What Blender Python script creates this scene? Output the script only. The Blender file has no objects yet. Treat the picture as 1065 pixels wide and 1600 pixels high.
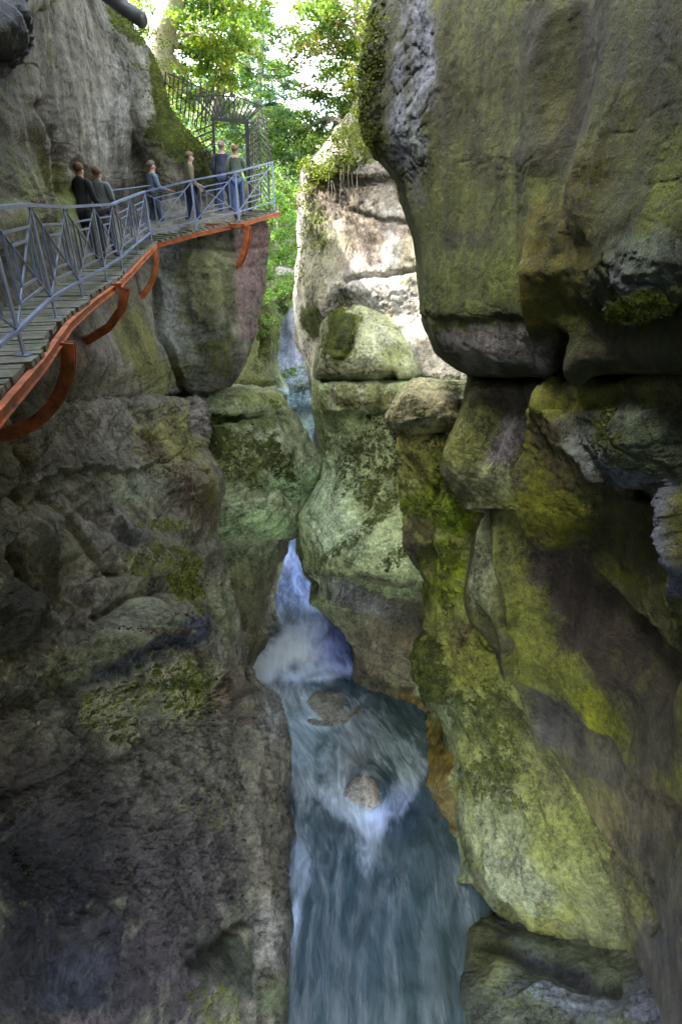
import bpy, bmesh, math, random
import numpy as np
from mathutils import Vector, Matrix
R = math.radians
random.seed(7)
rng = np.random.RandomState(11)
scene = bpy.context.scene
C = scene.collection

# ---------------------------------------------------------------- camera geometry (pixel -> world helper)
CX, CY, F, PITCH = 532.5, 800.0, 885.0, R(29)
CP, SP = math.cos(PITCH), math.sin(PITCH)
WATER_Z = -16.0

def ray(px, py):
    a = (px - CX) / F; u = (CY - py) / F
    return np.array((a, CP + u * SP, -SP + u * CP))

def at(px, py, Y):
    d = ray(px, py)
    return d * (Y / d[1])

def on_z(px, py, z):
    d = ray(px, py)
    return d * (z / d[2])

def project(P):
    x, y, z = P[..., 0], P[..., 1], P[..., 2]
    depth = np.maximum(y * CP - z * SP, 0.05)
    up = y * SP + z * CP
    return np.stack((CX + F * x / depth, CY - F * up / depth), -1)

# ---------------------------------------------------------------- noise
_G = rng.normal(size=(256, 3)); _G /= np.linalg.norm(_G, axis=1)[:, None]

def _hash(i, j, k):
    h = (i * 73856093) ^ (j * 19349663) ^ (k * 83492791)
    h = (h ^ (h >> 13)) * 1274126177
    return (h ^ (h >> 16)) & 255

def pnoise(P):
    i = np.floor(P).astype(np.int64); f = P - i
    u = f * f * f * (f * (f * 6 - 15) + 10)
    out = np.zeros(len(P))
    for a in (0, 1):
        wx = u[:, 0] if a else 1 - u[:, 0]
        for b in (0, 1):
            wy = u[:, 1] if b else 1 - u[:, 1]
            for c in (0, 1):
                wz = u[:, 2] if c else 1 - u[:, 2]
                g = _G[_hash(i[:, 0] + a, i[:, 1] + b, i[:, 2] + c)]
                d = (f[:, 0] - a) * g[:, 0] + (f[:, 1] - b) * g[:, 1] + (f[:, 2] - c) * g[:, 2]
                out += wx * wy * wz * d
    return out * 1.6

def fbm(P, scale, octaves=4, gain=0.5, seed=0.0):
    s = np.zeros(len(P)); a = 1.0; f = scale
    for o in range(octaves):
        s += a * pnoise(P * f + seed + o * 17.3)
        a *= gain; f *= 2.03
    return s

def ridged(P, scale, octaves=4, gain=0.5, seed=0.0):
    s = np.zeros(len(P)); a = 1.0; f = scale
    for o in range(octaves):
        s += a * (0.5 - np.abs(pnoise(P * f + seed + o * 31.7))) * 2
        a *= gain; f *= 2.03
    return s

def sstep(e0, e1, x):
    t = np.clip((x - e0) / (e1 - e0), 0, 1)
    return t * t * (3 - 2 * t)

# ---------------------------------------------------------------- small object helpers
def tag(o, label=None, cat=None, group=None, kind=None):
    if label: o['label'] = label
    if cat: o['category'] = cat
    if group: o['group'] = group
    if kind: o['kind'] = kind
    return o

def thing(name, label, cat, loc=(0, 0, 0), rz=0.0, group=None):
    o = bpy.data.objects.new(name, None); C.objects.link(o)
    o.location = loc; o.rotation_euler = (0, 0, rz); o.empty_display_size = 0.2
    return tag(o, label, cat, group)

def link_mesh(name, me, mat=None, parent=None):
    o = bpy.data.objects.new(name, me); C.objects.link(o)
    if mat is not None and len(me.materials) == 0: me.materials.append(mat)
    if parent is not None: o.parent = parent
    return o

def mesh_np(name, V, faces_quads, smooth=True):
    me = bpy.data.meshes.new(name)
    V = np.asarray(V, dtype=np.float32); Q = np.asarray(faces_quads, dtype=np.int32)
    n = Q.shape[1]
    me.vertices.add(len(V)); me.vertices.foreach_set('co', V.ravel())
    me.loops.add(Q.size); me.loops.foreach_set('vertex_index', Q.ravel())
    me.polygons.add(len(Q)); me.polygons.foreach_set('loop_start', np.arange(0, Q.size, n, dtype=np.int32))
    me.polygons.foreach_set('loop_total', np.full(len(Q), n, dtype=np.int32))
    me.polygons.foreach_set('use_smooth', np.full(len(Q), smooth, dtype=bool))
    me.update(calc_edges=True)
    return me

def set_color(me, name, arr):
    a = me.attributes.new(name, 'FLOAT_COLOR', 'POINT')
    buf = np.ones((len(arr), 4), dtype=np.float32); buf[:, :3] = arr
    a.data.foreach_set('color', buf.ravel())

def set_float(me, name, arr):
    a = me.attributes.new(name, 'FLOAT', 'POINT')
    a.data.foreach_set('value', np.asarray(arr, dtype=np.float32))

class MB:
    """collects boxes, bars and tubes into one mesh"""
    def __init__(s): s.v = []; s.f = []
    def quadbox(s, c8):
        b = len(s.v); s.v += [tuple(p) for p in c8]
        for q in ((0,3,2,1),(4,5,6,7),(0,1,5,4),(1,2,6,5),(2,3,7,6),(3,0,4,7)):
            s.f.append(tuple(b + i for i in q))
    def box(s, c, size, rot=None):
        c = Vector(c); h = Vector(size) / 2
        pts = [Vector((sx*h.x, sy*h.y, sz*h.z)) for sz in (-1,1) for sx,sy in ((-1,-1),(1,-1),(1,1),(-1,1))]
        if rot is not None: pts = [rot @ p for p in pts]
        s.quadbox([c + p for p in pts])
    def bar(s, a, b, w, h, up=(0,0,1)):
        a = Vector(a); b = Vector(b); d = (b - a); L = d.length
        if L < 1e-6: return
        d.normalize(); up = Vector(up)
        if abs(d.dot(up)) > 0.98: up = Vector((1, 0, 0))
        sx = d.cross(up).normalized(); su = sx.cross(d).normalized()
        o = [(-w/2,-h/2),(w/2,-h/2),(w/2,h/2),(-w/2,h/2)]
        s.quadbox([a + sx*x + su*y for x,y in o] + [b + sx*x + su*y for x,y in o])
    def tube(s, pts, radii, n=8, cap=True):
        pts = [Vector(p) for p in pts]
        if not hasattr(radii, '__len__'): radii = [radii]*len(pts)
        base = len(s.v); prev = None
        for i, p in enumerate(pts):
            t = (pts[min(i+1,len(pts)-1)] - pts[max(i-1,0)])
            t = t.normalized() if t.length > 1e-9 else Vector((0,0,1))
            if prev is None:
                u = t.orthogonal().normalized()
            else:
                u = (prev - t*prev.dot(t)); u = u.normalized() if u.length > 1e-6 else t.orthogonal().normalized()
            prev = u; w = t.cross(u)
            for k in range(n):
                a = 2*math.pi*k/n
                s.v.append(tuple(p + (u*math.cos(a) + w*math.sin(a))*radii[i]))
        for i in range(len(pts)-1):
            for k in range(n):
                k2 = (k+1) % n
                s.f.append((base+i*n+k, base+i*n+k2, base+(i+1)*n+k2, base+(i+1)*n+k))
        if cap:
            s.f.append(tuple(base + k for k in reversed(range(n))))
            s.f.append(tuple(base + (len(pts)-1)*n + k for k in range(n)))
    def build(s, name, mat=None, parent=None, smooth=False):
        me = bpy.data.meshes.new(name)
        me.from_pydata(s.v, [], s.f); me.update()
        if smooth:
            me.polygons.foreach_set('use_smooth', [True]*len(me.polygons))
        return link_mesh(name, me, mat, parent)

# ---------------------------------------------------------------- node helpers
def new_mat(name):
    m = bpy.data.materials.new(name); m.use_nodes = True
    nt = m.node_tree; nt.nodes.clear()
    out = nt.nodes.new('ShaderNodeOutputMaterial')
    b = nt.nodes.new('ShaderNodeBsdfPrincipled')
    nt.links.new(b.outputs[0], out.inputs['Surface'])
    return m, nt, b

class NT:
    def __init__(s, nt): s.nt = nt
    def n(s, t, **kw):
        n = s.nt.nodes.new(t)
        for k, v in kw.items(): setattr(n, k, v)
        return n
    def set(s, sock, v):
        if hasattr(v, 'is_linked') or isinstance(v, bpy.types.NodeSocket): s.nt.links.new(v, sock)
        else: sock.default_value = v
    def noise(s, vec, scale, detail=4, rough=0.55, dist=0.0):
        n = s.n('ShaderNodeTexNoise'); s.set(n.inputs['Vector'], vec)
        n.inputs['Scale'].default_value = scale; n.inputs['Detail'].default_value = detail
        n.inputs['Roughness'].default_value = rough; n.inputs['Distortion'].default_value = dist
        return n.outputs['Fac']
    def map(s, vec, scale=(1,1,1), loc=(0,0,0), rot=(0,0,0)):
        n = s.n('ShaderNodeMapping'); s.set(n.inputs['Vector'], vec)
        n.inputs['Scale'].default_value = scale; n.inputs['Location'].default_value = loc; n.inputs['Rotation'].default_value = rot
        return n.outputs[0]
    def math(s, op, a, b=0.0, clamp=False):
        n = s.n('ShaderNodeMath', operation=op, use_clamp=clamp)
        s.set(n.inputs[0], a); s.set(n.inputs[1], b); return n.outputs[0]
    def remap(s, v, a, b, c=0.0, d=1.0):
        n = s.n('ShaderNodeMapRange', interpolation_type='SMOOTHSTEP'); s.set(n.inputs[0], v)
        for i, x in enumerate((a, b, c, d)): n.inputs[i+1].default_value = x
        return n.outputs[0]
    def mix(s, fac, a, b, mode='MIX'):
        n = s.n('ShaderNodeMix', data_type='RGBA', blend_type=mode)
        s.set(n.inputs[0], fac); s.set(n.inputs[6], a); s.set(n.inputs[7], b); return n.outputs[2]
    def attr(s, name, out='Color'):
        n = s.n('ShaderNodeAttribute'); n.attribute_name = name; return n.outputs[out]
    def bump(s, h, strength, dist, normal=None):
        n = s.n('ShaderNodeBump'); s.set(n.inputs['Height'], h)
        n.inputs['Strength'].default_value = strength; n.inputs['Distance'].default_value = dist
        if normal is not None: s.nt.links.new(normal, n.inputs['Normal'])
        return n.outputs[0]
    def obj(s): return s.n('ShaderNodeTexCoord').outputs['Object']
    def hsv(s, col, v=1.0, sat=1.0, hue=0.5):
        n = s.n('ShaderNodeHueSaturation'); s.set(n.inputs['Color'], col)
        s.set(n.inputs['Value'], v); s.set(n.inputs['Saturation'], sat); s.set(n.inputs['Hue'], hue); return n.outputs[0]

def rgb(c): return (c[0], c[1], c[2], 1.0)

# ---------------------------------------------------------------- rock material (all cliffs share it; colour of the stone with some painted shade, moss and stains are mesh attributes)
def make_rock():
    m, nt, b = new_mat('limestone'); N = NT(nt); P = N.obj()
    col = N.attr('stone'); moss = N.attr('moss', 'Fac'); wet = N.attr('wet', 'Fac')
    big = N.noise(P, 1.3, 8, 0.62); fine = N.noise(P, 11, 8, 0.65); grit = N.noise(P, 55, 4, 0.7)
    streak = N.noise(N.map(P, (2.6, 2.6, 0.22)), 1.0, 7, 0.6, 0.4)
    mid = N.noise(P, 4.2, 8, 0.7, 0.5); pits = N.noise(P, 23, 6, 0.75)
    v = N.math('ADD', N.remap(big, 0.3, 0.7, 0.58, 1.32), N.remap(fine, 0.3, 0.7, -0.38, 0.38))
    v = N.math('ADD', v, N.remap(streak, 0.35, 0.65, -0.22, 0.18))
    v = N.math('ADD', v, N.remap(grit, 0.3, 0.7, -0.42, 0.42))
    v = N.math('MULTIPLY', v, N.remap(pits, 0.30, 0.46, 0.34, 1.0))
    v = N.math('MULTIPLY', v, N.remap(mid, 0.30, 0.46, 0.48, 1.0))
    stone = N.hsv(col, v)
    drift = N.noise(P, 0.8, 6, 0.65)
    stone = N.mix(0.12, stone, N.mix(N.remap(drift, 0.35, 0.65), (0.52, 0.49, 0.50, 1), (0.50, 0.53, 0.36, 1)), 'OVERLAY')
    pale = N.math('MULTIPLY', N.remap(N.noise(P, 8.5, 7, 0.7, 0.6), 0.60, 0.70), 0.45)
    stone = N.mix(pale, stone, N.hsv(col, 1.9, 0.6))
    mn = N.math('ADD', N.math('MULTIPLY', N.noise(P, 5.0, 10, 0.72, 0.5), 0.6), N.math('MULTIPLY', N.noise(P, 17, 6, 0.75), 0.4))
    mfac = N.math('ADD', moss, N.remap(mn, 0.3, 0.7, -0.7, 0.7))
    mfac = N.remap(mfac, 0.34, 0.72)
    mfac = N.math('MULTIPLY', mfac, N.remap(moss, 0.02, 0.14))
    mt = N.noise(P, 3.0, 8, 0.7)
    mcol = N.mix(N.remap(mt, 0.36, 0.66), (0.035, 0.045, 0.010, 1), (0.145, 0.17, 0.018, 1))
    mcol = N.hsv(mcol, N.math('ADD', N.remap(grit, 0.3, 0.7, 0.45, 1.3), N.remap(pits, 0.3, 0.7, -0.3, 0.4)))
    base = N.mix(mfac, stone, mcol)
    nt.links.new(base, b.inputs['Base Color'])
    r = N.math('SUBTRACT', N.remap(fine, 0.3, 0.7, 0.72, 0.95), N.math('MULTIPLY', wet, 0.52))
    r = N.math('MAXIMUM', r, N.math('MULTIPLY', mfac, 0.9))
    nt.links.new(r, b.inputs['Roughness'])
    b.inputs['Specular IOR Level'].default_value = 0.4
    rough = N.attr('grain', 'Fac')
    h = N.math('ADD', N.math('MULTIPLY', N.noise(P, 7, 10, 0.68), 1.0), N.math('ADD', N.math('MULTIPLY', grit, 0.45), N.math('MULTIPLY', pits, 0.5)))
    n1 = N.bump(N.math('MULTIPLY', h, N.math('ADD', 0.35, rough)), 1.0, 0.075)
    mh = N.math('MULTIPLY', N.noise(P, 38, 4, 0.8), mfac)
    n2 = N.bump(mh, 0.9, 0.05, n1)
    nt.links.new(n2, b.inputs['Normal'])
    return m
ROCK = make_rock()

# stone colours (albedo)
GREY=(.27,.265,.235); PALE=(.52,.50,.44); WHITE=(.68,.66,.62); GREEN=(.17,.20,.095); LIME=(.24,.265,.07); OLIVE=(.145,.155,.045)
PURPLE=(.215,.18,.19); DARK=(.06,.058,.055); BLUE=(.22,.25,.36); OCHRE=(.27,.19,.075); BROWN=(.16,.125,.095); MINT=(.36,.41,.29); BLACKB=(.045,.048,.06)
RUST=(.2,.1,.055); TAN=(.33,.31,.19); SLATE=(.16,.175,.20)

MOSSY = []
def crom(P, n):
    """Catmull-Rom through P[k] (k, ...) sampled at n uniform parameters"""
    k = len(P); t = np.linspace(0, k - 1, n); i = np.minimum(t.astype(int), k - 2); f = (t - i)
    sh = (-1,) + (1,) * (P.ndim - 1); f = f.reshape(sh)
    p0 = P[np.maximum(i - 1, 0)]; p1 = P[i]; p2 = P[i + 1]; p3 = P[np.minimum(i + 2, k - 1)]
    m1 = (p2 - p0) * 0.42; m2 = (p3 - p1) * 0.42
    return (2*f**3 - 3*f**2 + 1)*p1 + (f**3 - 2*f**2 + f)*m1 + (-2*f**3 + 3*f**2)*p2 + (f**3 - f**2)*m2

def polydist(q, line):
    """distance, signed offset (positive below / right of a left-to-right line) and end weight"""
    best = np.full(len(q), 1e9); sgn = np.zeros(len(q)); endw = np.ones(len(q))
    L = np.asarray(line, float)
    for i in range(len(L) - 1):
        a = L[i]; d = L[i+1] - a; l2 = max(d @ d, 1e-9)
        t = ((q - a) @ d) / l2; tc = np.clip(t, 0, 1)
        r = q - (a + tc[:, None] * d); dist = np.hypot(r[:, 0], r[:, 1])
        s = (d[0]*(q[:, 1]-a[1]) - d[1]*(q[:, 0]-a[0])) / math.sqrt(l2)
        m = dist < best
        over = np.zeros(len(q))
        if i == 0: over = np.maximum(over, -t * math.sqrt(l2))
        if i == len(L) - 2: over = np.maximum(over, (t - 1) * math.sqrt(l2))
        best[m] = dist[m]; sgn[m] = s[m]; endw[m] = np.exp(-(np.maximum(over[m], 0) / 22.0) ** 2)
    return best, np.sign(sgn) * best, endw

def ell(q, cx, cy, rx, ry, rot):
    c, s = math.cos(R(rot)), math.sin(R(rot))
    x, y = q[:, 0] - cx, q[:, 1] - cy
    return np.hypot((x*c + y*s) / rx, (-x*s + y*c) / ry)

def cliff(name, rows, nu, nv, stone=GREY, moss=0.0, wet=0.15, amp=1.0, grain=0.5, curl_l=None, curl_r=None, behind=None,
          sculpt=(), paint=(), label=None, kind='structure', cat=None, flip=1, upmoss=0.25, strata=0.0, tone=1.0, frac=1.0, ribs=None):
    """A body of rock: rows of (px, py, Y) or world points swept into a fine mesh, curled back at its silhouettes and
    weathered with noise; 'paint' gives the stone its own colours, moss and wet patches."""
    G = []
    for r in rows:
        pts = []
        if isinstance(r, dict):
            pts = [np.array(p, float) for p in r['w']]
            if curl_l: pts = [pts[0] + np.array((0.8*curl_l*-1, 3.2, 0)), pts[0] + np.array((0, .7, 0))] + pts
            if curl_r: pts = pts + [pts[-1] + np.array((0, .7, 0)), pts[-1] + np.array((-0.8*curl_r, 3.2, 0))]
            if behind == 'l': pts = [np.array((-1.0, -9.0, pts[0][2]))] + pts
            if behind == 'r': pts = pts + [np.array((min(pts[-1][0], .6), -9.0, pts[-1][2]))]
            G.append(pts); continue
        else:
            py, cols = r
            pts = [at(c[0], py if len(c) == 2 else c[2], c[1]) for c in cols]
        if curl_l: 
            p = pts[0]; dpx = project(p); Y = p[1]
            pts = [at(dpx[0] + curl_l*9, dpx[1], Y + 3.2), at(dpx[0] + curl_l*0.5, dpx[1], Y + 0.7)] + pts
        if curl_r:
            p = pts[-1]; dpx = project(p); Y = p[1]
            pts = pts + [at(dpx[0] - curl_r*0.5, dpx[1], Y + 0.7), at(dpx[0] - curl_r*9, dpx[1], Y + 3.2)]
        if behind == 'l': pts = [np.array((-1.0, -9.0, pts[0][2] - 0.5))] + pts  # unseen walls pinched together behind the camera to cut light from there
        if behind == 'r': pts = pts + [np.array((0.6, -9.0, pts[-1][2] - 0.5))]
        G.append(pts)
    G = np.array(G)
    S = crom(G, nv)                                   # (nv, k, 3)
    S = np.swapaxes(crom(np.swapaxes(S, 0, 1), nu), 0, 1)   # (nv, nu, 3)
    du = np.gradient(S, axis=1); dv = np.gradient(S, axis=0)
    Nn = np.cross(du, dv); Nn /= np.maximum(np.linalg.norm(Nn, axis=2, keepdims=True), 1e-9)
    # make the normals face the gorge / the camera on average
    if np.mean(np.sum(Nn * (-S), axis=2)) < 0: Nn = -Nn; rev = True
    else: rev = False
    # soften the normal field so that displacement does not fold
    for _ in range(3):
        Nn[1:-1, 1:-1] = (Nn[1:-1, 1:-1]*2 + Nn[:-2, 1:-1] + Nn[2:, 1:-1] + Nn[1:-1, :-2] + Nn[1:-1, 2:]) / 6
    Nn /= np.maximum(np.linalg.norm(Nn, axis=2, keepdims=True), 1e-9)
    P = S.reshape(-1, 3); Nf = Nn.reshape(-1, 3); q = project(P)
    n = len(P)
    wob = np.stack((fbm(P, 1.1, 4, 0.55, 5.0), fbm(P, 1.1, 4, 0.55, 55.0)), 1)
    dist = np.linalg.norm(P, axis=1)
    pxm = dist / F                                    # metres per pixel
    qn = q + wob * (9.0 / np.clip(pxm/0.01, 0.6, 2.0))[:, None]
    A = np.full(n, float(amp)); D = np.zeros(n)
    col = np.tile(np.array(stone, float), (n, 1)); ms = np.full(n, float(moss)); wt = np.full(n, float(wet)); gr = np.full(n, float(grain))
    edge = fbm(P, 2.2, 5, 0.62, 90.0)
    for s in sculpt:
        k = s[0]
        if k == 'bump':
            _, cx, cy, rx, ry, rot, a = s
            D += a * np.exp(-ell(qn, cx, cy, rx, ry, rot)**2 * 1.4)
        elif k == 'dome':
            _, cx, cy, rx, ry, rot, a = s
            D += a * np.sqrt(np.clip(1 - ell(qn, cx, cy, rx, ry, rot)**2, 0, 1))
        elif k == 'crack':
            _, line, w, a = s
            d, sd, ew = polydist(qn, line); D += a * ew * np.exp(-(d / w)**2)
        elif k == 'step':
            _, line, w, rg, a = s
            d, sd, ew = polydist(qn, line); D += a * ew * sstep(-w, w, sd) * np.exp(-np.maximum(sd, 0) / rg)
        elif k == 'rough':
            _, cx, cy, rx, ry, rot, a = s
            wgt = sstep(1.2, 0.7, ell(qn, cx, cy, rx, ry, rot) + edge*0.25); A = A*(1-wgt) + a*wgt; gr = gr*(1-wgt) + wgt*min(1.4, a*0.6)
    # weathering
    lump = fbm(P, 0.55, 2, 0.5, 1.0) * 0.13 + ridged(P, 0.8, 2, 0.5, 3.0) * 0.05 - 0.05
    mid = fbm(P * np.array((1, 1, 1.5)), 1.8, 3, 0.5, 7.0) * 0.04
    chip = ridged(P * np.array((1.0, 1.0, 1.5)), 4.5, 4, 0.55, 9.0) * 0.014
    D = D + (amp*0.6 + 0.4*np.minimum(A, 1.3)) * lump + np.minimum(A, 1.7) * mid + A * chip + fbm(P, 13, 3, 0.6, 12.0) * 0.007 * (0.3 + A)
    if ribs:
        (a_, b_, rf, ra) = ribs; u_ = at(*b_) - at(*a_); u_ /= np.linalg.norm(u_)
        Pr = P + np.stack((fbm(P, .5, 2, .5, 61.), fbm(P, .5, 2, .5, 71.), fbm(P, .5, 2, .5, 81.)), 1) * .35
        Pr = Pr - .86 * np.outer(Pr @ u_, u_)
        D += ra * (ridged(Pr, rf, 4, .55, 51.0) - .8) * sstep(-.5, .6, fbm(P, .45, 2, .5, 95.)) 
    # sharp creases between the lumps
    cr = np.abs(pnoise(P * np.array((1.2, 1.2, 2.0)) * 1.7 + 33.)); D -= A * .028 * np.exp(-(cr / .05)**2) + A * .012 * np.exp(-(np.abs(pnoise(P * 5.1 + 13.)) / .06)**2)
    # scattered fracture lines: thin sharp grooves that run with the bedding
    fr = np.abs(pnoise(P * np.array((.5, .5, 1.3)) + 77.0)); D -= 0.05 * frac * min(1.0, amp + .2) * np.exp(-(fr / 0.012)**2) * sstep(0.0, .25, pnoise(P * .6 + 11.0))
    rgh = np.maximum(A - 1.3, 0)
    if rgh.max() > 0.05: D += rgh * (ridged(P * np.array((1, 1, 2.2)), 3.2, 4, 0.6, 41.0) * 0.055 + np.abs(pnoise(P * 9.0 + 3.0)) * 0.03)
    if strata:
        zz = P[:, 2] + fbm(P, 0.35, 2, 0.5, 21.0) * 0.5
        D += strata * (np.abs(pnoise(np.stack((zz*0, zz*0+3.3, zz*2.1), 1))) + 0.5*np.abs(pnoise(np.stack((zz*0, zz*0+8.3, zz*5.3), 1))))
    # nothing moves at the curled-back rims
    V = P + Nf * D[:, None]
    # true surface normals for moss that prefers ledges
    Vg = V.reshape(nv, nu, 3)
    nn = np.cross(np.gradient(Vg, axis=1), np.gradient(Vg, axis=0)); nn /= np.maximum(np.linalg.norm(nn, axis=2, keepdims=True), 1e-9)
    if rev: nn = -nn
    up = nn.reshape(-1, 3)[:, 2]
    for s in paint:
        k = s[0]
        if k == 'c':
            _, cx, cy, rx, ry, rot, c, st = s
            w = sstep(1.25, 0.6, ell(qn, cx, cy, rx, ry, rot) + edge*0.42) * st
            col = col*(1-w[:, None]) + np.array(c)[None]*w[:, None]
        elif k == 'm':
            _, cx, cy, rx, ry, rot, a = s
            w = sstep(1.25, 0.55, ell(qn, cx, cy, rx, ry, rot) + edge*0.35); ms = ms*(1-w) + a*w
        elif k == 'w':
            _, cx, cy, rx, ry, rot, a = s
            w = sstep(1.25, 0.55, ell(qn, cx, cy, rx, ry, rot) + edge*0.35); wt = wt*(1-w) + a*w
        elif k == 'line':
            _, line, wd, c, st = s
            d, sd, ew = polydist(qn, line); w = st * ew * np.exp(-(d/wd)**2); col = col*(1-w[:, None]) + np.array(c)[None]*w[:, None]
        elif k == 's':
            _, sd_, fq, zf, c, st = s
            w = st * sstep(.02, .42, pnoise(P * np.array((fq, fq, fq * zf)) + fbm(P, .7, 2, .5, sd_)[:, None] * .5 + sd_)); col = col*(1-w[:, None]) + np.array(c)[None]*w[:, None]
        elif k == 'mline':
            _, line, wd, a = s
            d, sd, ew = polydist(qn, line); w = ew * np.exp(-(d/wd)**2); ms = ms*(1-w) + a*w
    ms = ms + upmoss * sstep(0.25, 0.8, up) * (0.4 + np.clip(ms, 0, 1))
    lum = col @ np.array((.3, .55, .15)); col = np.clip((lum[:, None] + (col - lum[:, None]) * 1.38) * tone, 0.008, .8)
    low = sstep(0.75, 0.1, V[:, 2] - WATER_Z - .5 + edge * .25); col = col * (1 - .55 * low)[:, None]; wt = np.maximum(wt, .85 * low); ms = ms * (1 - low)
    idx = np.arange(n).reshape(nv, nu)
    Q = np.stack((idx[:-1, :-1], idx[:-1, 1:], idx[1:, 1:], idx[1:, :-1]), -1).reshape(-1, 4)
    if rev: Q = Q[:, ::-1]
    me = mesh_np(name, V, Q)
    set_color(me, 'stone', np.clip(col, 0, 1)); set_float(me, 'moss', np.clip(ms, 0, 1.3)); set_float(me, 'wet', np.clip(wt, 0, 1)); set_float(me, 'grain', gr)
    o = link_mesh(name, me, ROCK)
    k = (ms > .5) & (dist < 24) & (q[:, 0] > -20) & (q[:, 0] < 1090) & (q[:, 1] > -20) & (q[:, 1] < 1620)
    if k.any(): MOSSY.append((V[k], (nn.reshape(-1, 3)[k]), ms[k], dist[k]))
    tag(o, label, cat, None, kind)
    return o
# ================================================================= THE GORGE
# ---- left upper cliff (behind and under the walkway)
cliff('cliff', [
    {'w': [(-5.6,1.5,12),(-5.8,5,12),(-6,9,12),(-6.3,11.5,11.6),(-6.5,13.6,9.5),(-6.5,15.4,7.4),(-6.4,16.9,6.5),(-6.3,18.2,6.2)]},
    (-120,[(-330,5.2),(-60,8.3),(30,10.6),(80,12.6),(105,14.6),(122,16.2),(138,17.3),(150,18.5)]),
    (0,[(-330,5.1),(-60,8.2),(35,10.5),(85,12.8),(115,15),(132,16.5),(148,17.4),(166,18.3)]),
    (60,[(-330,5.1),(-60,8.2),(38,10.4),(92,13),(130,15.4),(160,17),(188,17.6),(216,18.3)]),
    (110,[(-330,5.1),(-60,8.1),(40,10.3),(100,13),(142,15.6),(175,17.2),(208,17.8),(243,18.4)]),
    (180,[(-330,5.1),(-60,8),(45,10.2),(112,13.2),(155,15.8),(192,17.6),(225,17.8),(268,18.4)]),
    (230,[(-330,5.0),(-60,7.8),(48,10.1),(118,13.2),(160,15.9),(200,18),(250,17.9),(314,18.5)]),
    (275,[(-330,4.9),(-60,7.7),(50,9.9),(120,13.1),(162,15.9),(205,18.2),(260,18.0),(340,18.6)]),
    (318,[(-330,4.8),(-60,7.6),(50,9.7),(120,12.9),(164,15.8),(210,18.2),(268,18.0),(352,18.6)]),
    (352,[(-330,4.6),(-60,6.9),(50,9.4),(120,12.5),(167,15.2),(235,16.9),(330,16.9),(411,17.3)]),
    (420,[(-330,4.5),(-60,6.5),(50,8.8),(120,11.3),(182,14.5),(242,16.2),(335,16.3),(409,17.2)]),
    (500,[(-330,4.4),(-60,6.2),(50,8.0),(130,10.7),(195,13.6),(258,15.7),(335,16.0),(399,17)]),
    (560,[(-330,4.3),(-60,6.0),(50,7.8),(130,10.2),(198,13),(266,15.4),(330,15.8),(380,16.9)]),
    (600,[(-330,4.3),(-60,6.0),(50,7.75),(130,10.1),(200,12.9),(268,15.3),(318,16.0),(356,16.8)]),
    (619,[(-330,4.3,634),(-60,6.0,632),(50,7.8,629),(130,10.2,625),(202,13,621),(266,15.4,620),(300,16.2,618),(322,17.2,614)]),
    (626,[(-330,5.0,641),(-60,6.9,639),(50,8.8,636),(130,11.3,632),(204,14.2,627),(262,16.6,626),(292,17.5,624),(312,18.6,620)]),
    (626,[(-330,7.0,641),(-60,9.4,639),(50,11.3,636),(130,13.8,632),(204,16.7,627),(262,19,626),(292,20,624),(312,21,620)]),
  ], 330, 470, tone=0.85, ribs=((120, 0, 13), (125, 260, 13.2), 1.3, 0.06), stone=(.225,.21,.165), amp=0.45, grain=0.55, curl_r=1, behind='l', strata=0.05,
  label='tall grey limestone cliff on the left carrying the walkway', 
  sculpt=[('crack',[(243,440),(258,520),(275,580),(292,617)],4,-0.28),('step',[(243,440),(258,520),(275,580),(292,617)],3,60,-0.12),
          ('crack',[(238,385),(300,388),(360,392),(408,386)],4,-0.10),
          ('crack',[(60,170),(75,230),(100,300)],14,-0.35),('bump',60,215,18,60,-12,0.3),('bump',20,330,60,70,20,0.25),
          ('bump',2,50,26,66,8,0.25),('rough',6,50,34,66,0,2.0),('bump',130,560,120,40,0,0.22),
          ('crack',[(120,260),(160,300),(205,345)],9,-0.3),('bump',200,150,40,80,0,0.18),('bump',330,470,50,70,0,0.15)],
  paint=[('c',120,120,80,190,0,(.29,.27,.22),.9),('c',190,190,55,110,0,(.36,.35,.32),.9),('c',70,220,26,90,-6,(.09,.075,.08),.75),('c',110,90,16,130,4,(.13,.12,.09),.6),
         ('c',60,90,50,80,0,BROWN,.5),('c',0,45,46,76,0,BLACKB,.97),('w',0,45,46,76,0,.3),('c',55,325,80,75,20,(.25,.26,.13),.85),('c',20,290,50,60,0,(.22,.23,.12),.8),
         ('s',4.,1.8,.12,(.34,.32,.27),.5),('s',14.,1.8,.12,(.11,.10,.08),.55),('m',205,40,16,50,-30,.75),('m',245,120,14,70,-8,.95),('m',285,205,42,62,-35,1.0),('m',325,260,30,40,-20,.8),('m',190,25,22,40,-20,.8),('m',75,90,9,34,0,.5),
         ('c',255,170,16,80,0,OLIVE,.8),
         ('c',300,560,60,70,0,(.19,.2,.15),.8),('c',270,470,30,90,0,(.26,.265,.25),.8),('c',265,395,25,35,0,(.3,.31,.3),.7),('c',330,440,55,70,0,(.14,.145,.07),.85),('c',342,550,32,50,0,(.055,.062,.025),.9),
         ('m',342,555,28,45,0,.55),('c',385,440,26,90,0,(.24,.175,.165),.85),('c',395,370,22,40,0,(.19,.125,.11),.85),('c',360,575,40,50,-30,(.24,.19,.18),.5),
         ('c',140,540,60,70,0,(.31,.285,.265),.9),('c',60,540,50,60,0,(.28,.235,.22),.8),('c',215,540,34,70,-16,(.215,.205,.09),.9),('c',255,590,34,30,0,(.19,.19,.085),.8),('c',120,600,110,22,0,(.19,.165,.13),.7),
         ('line',[(100,300),(150,345)],20,(.2,.24,.06),.6)])

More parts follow.
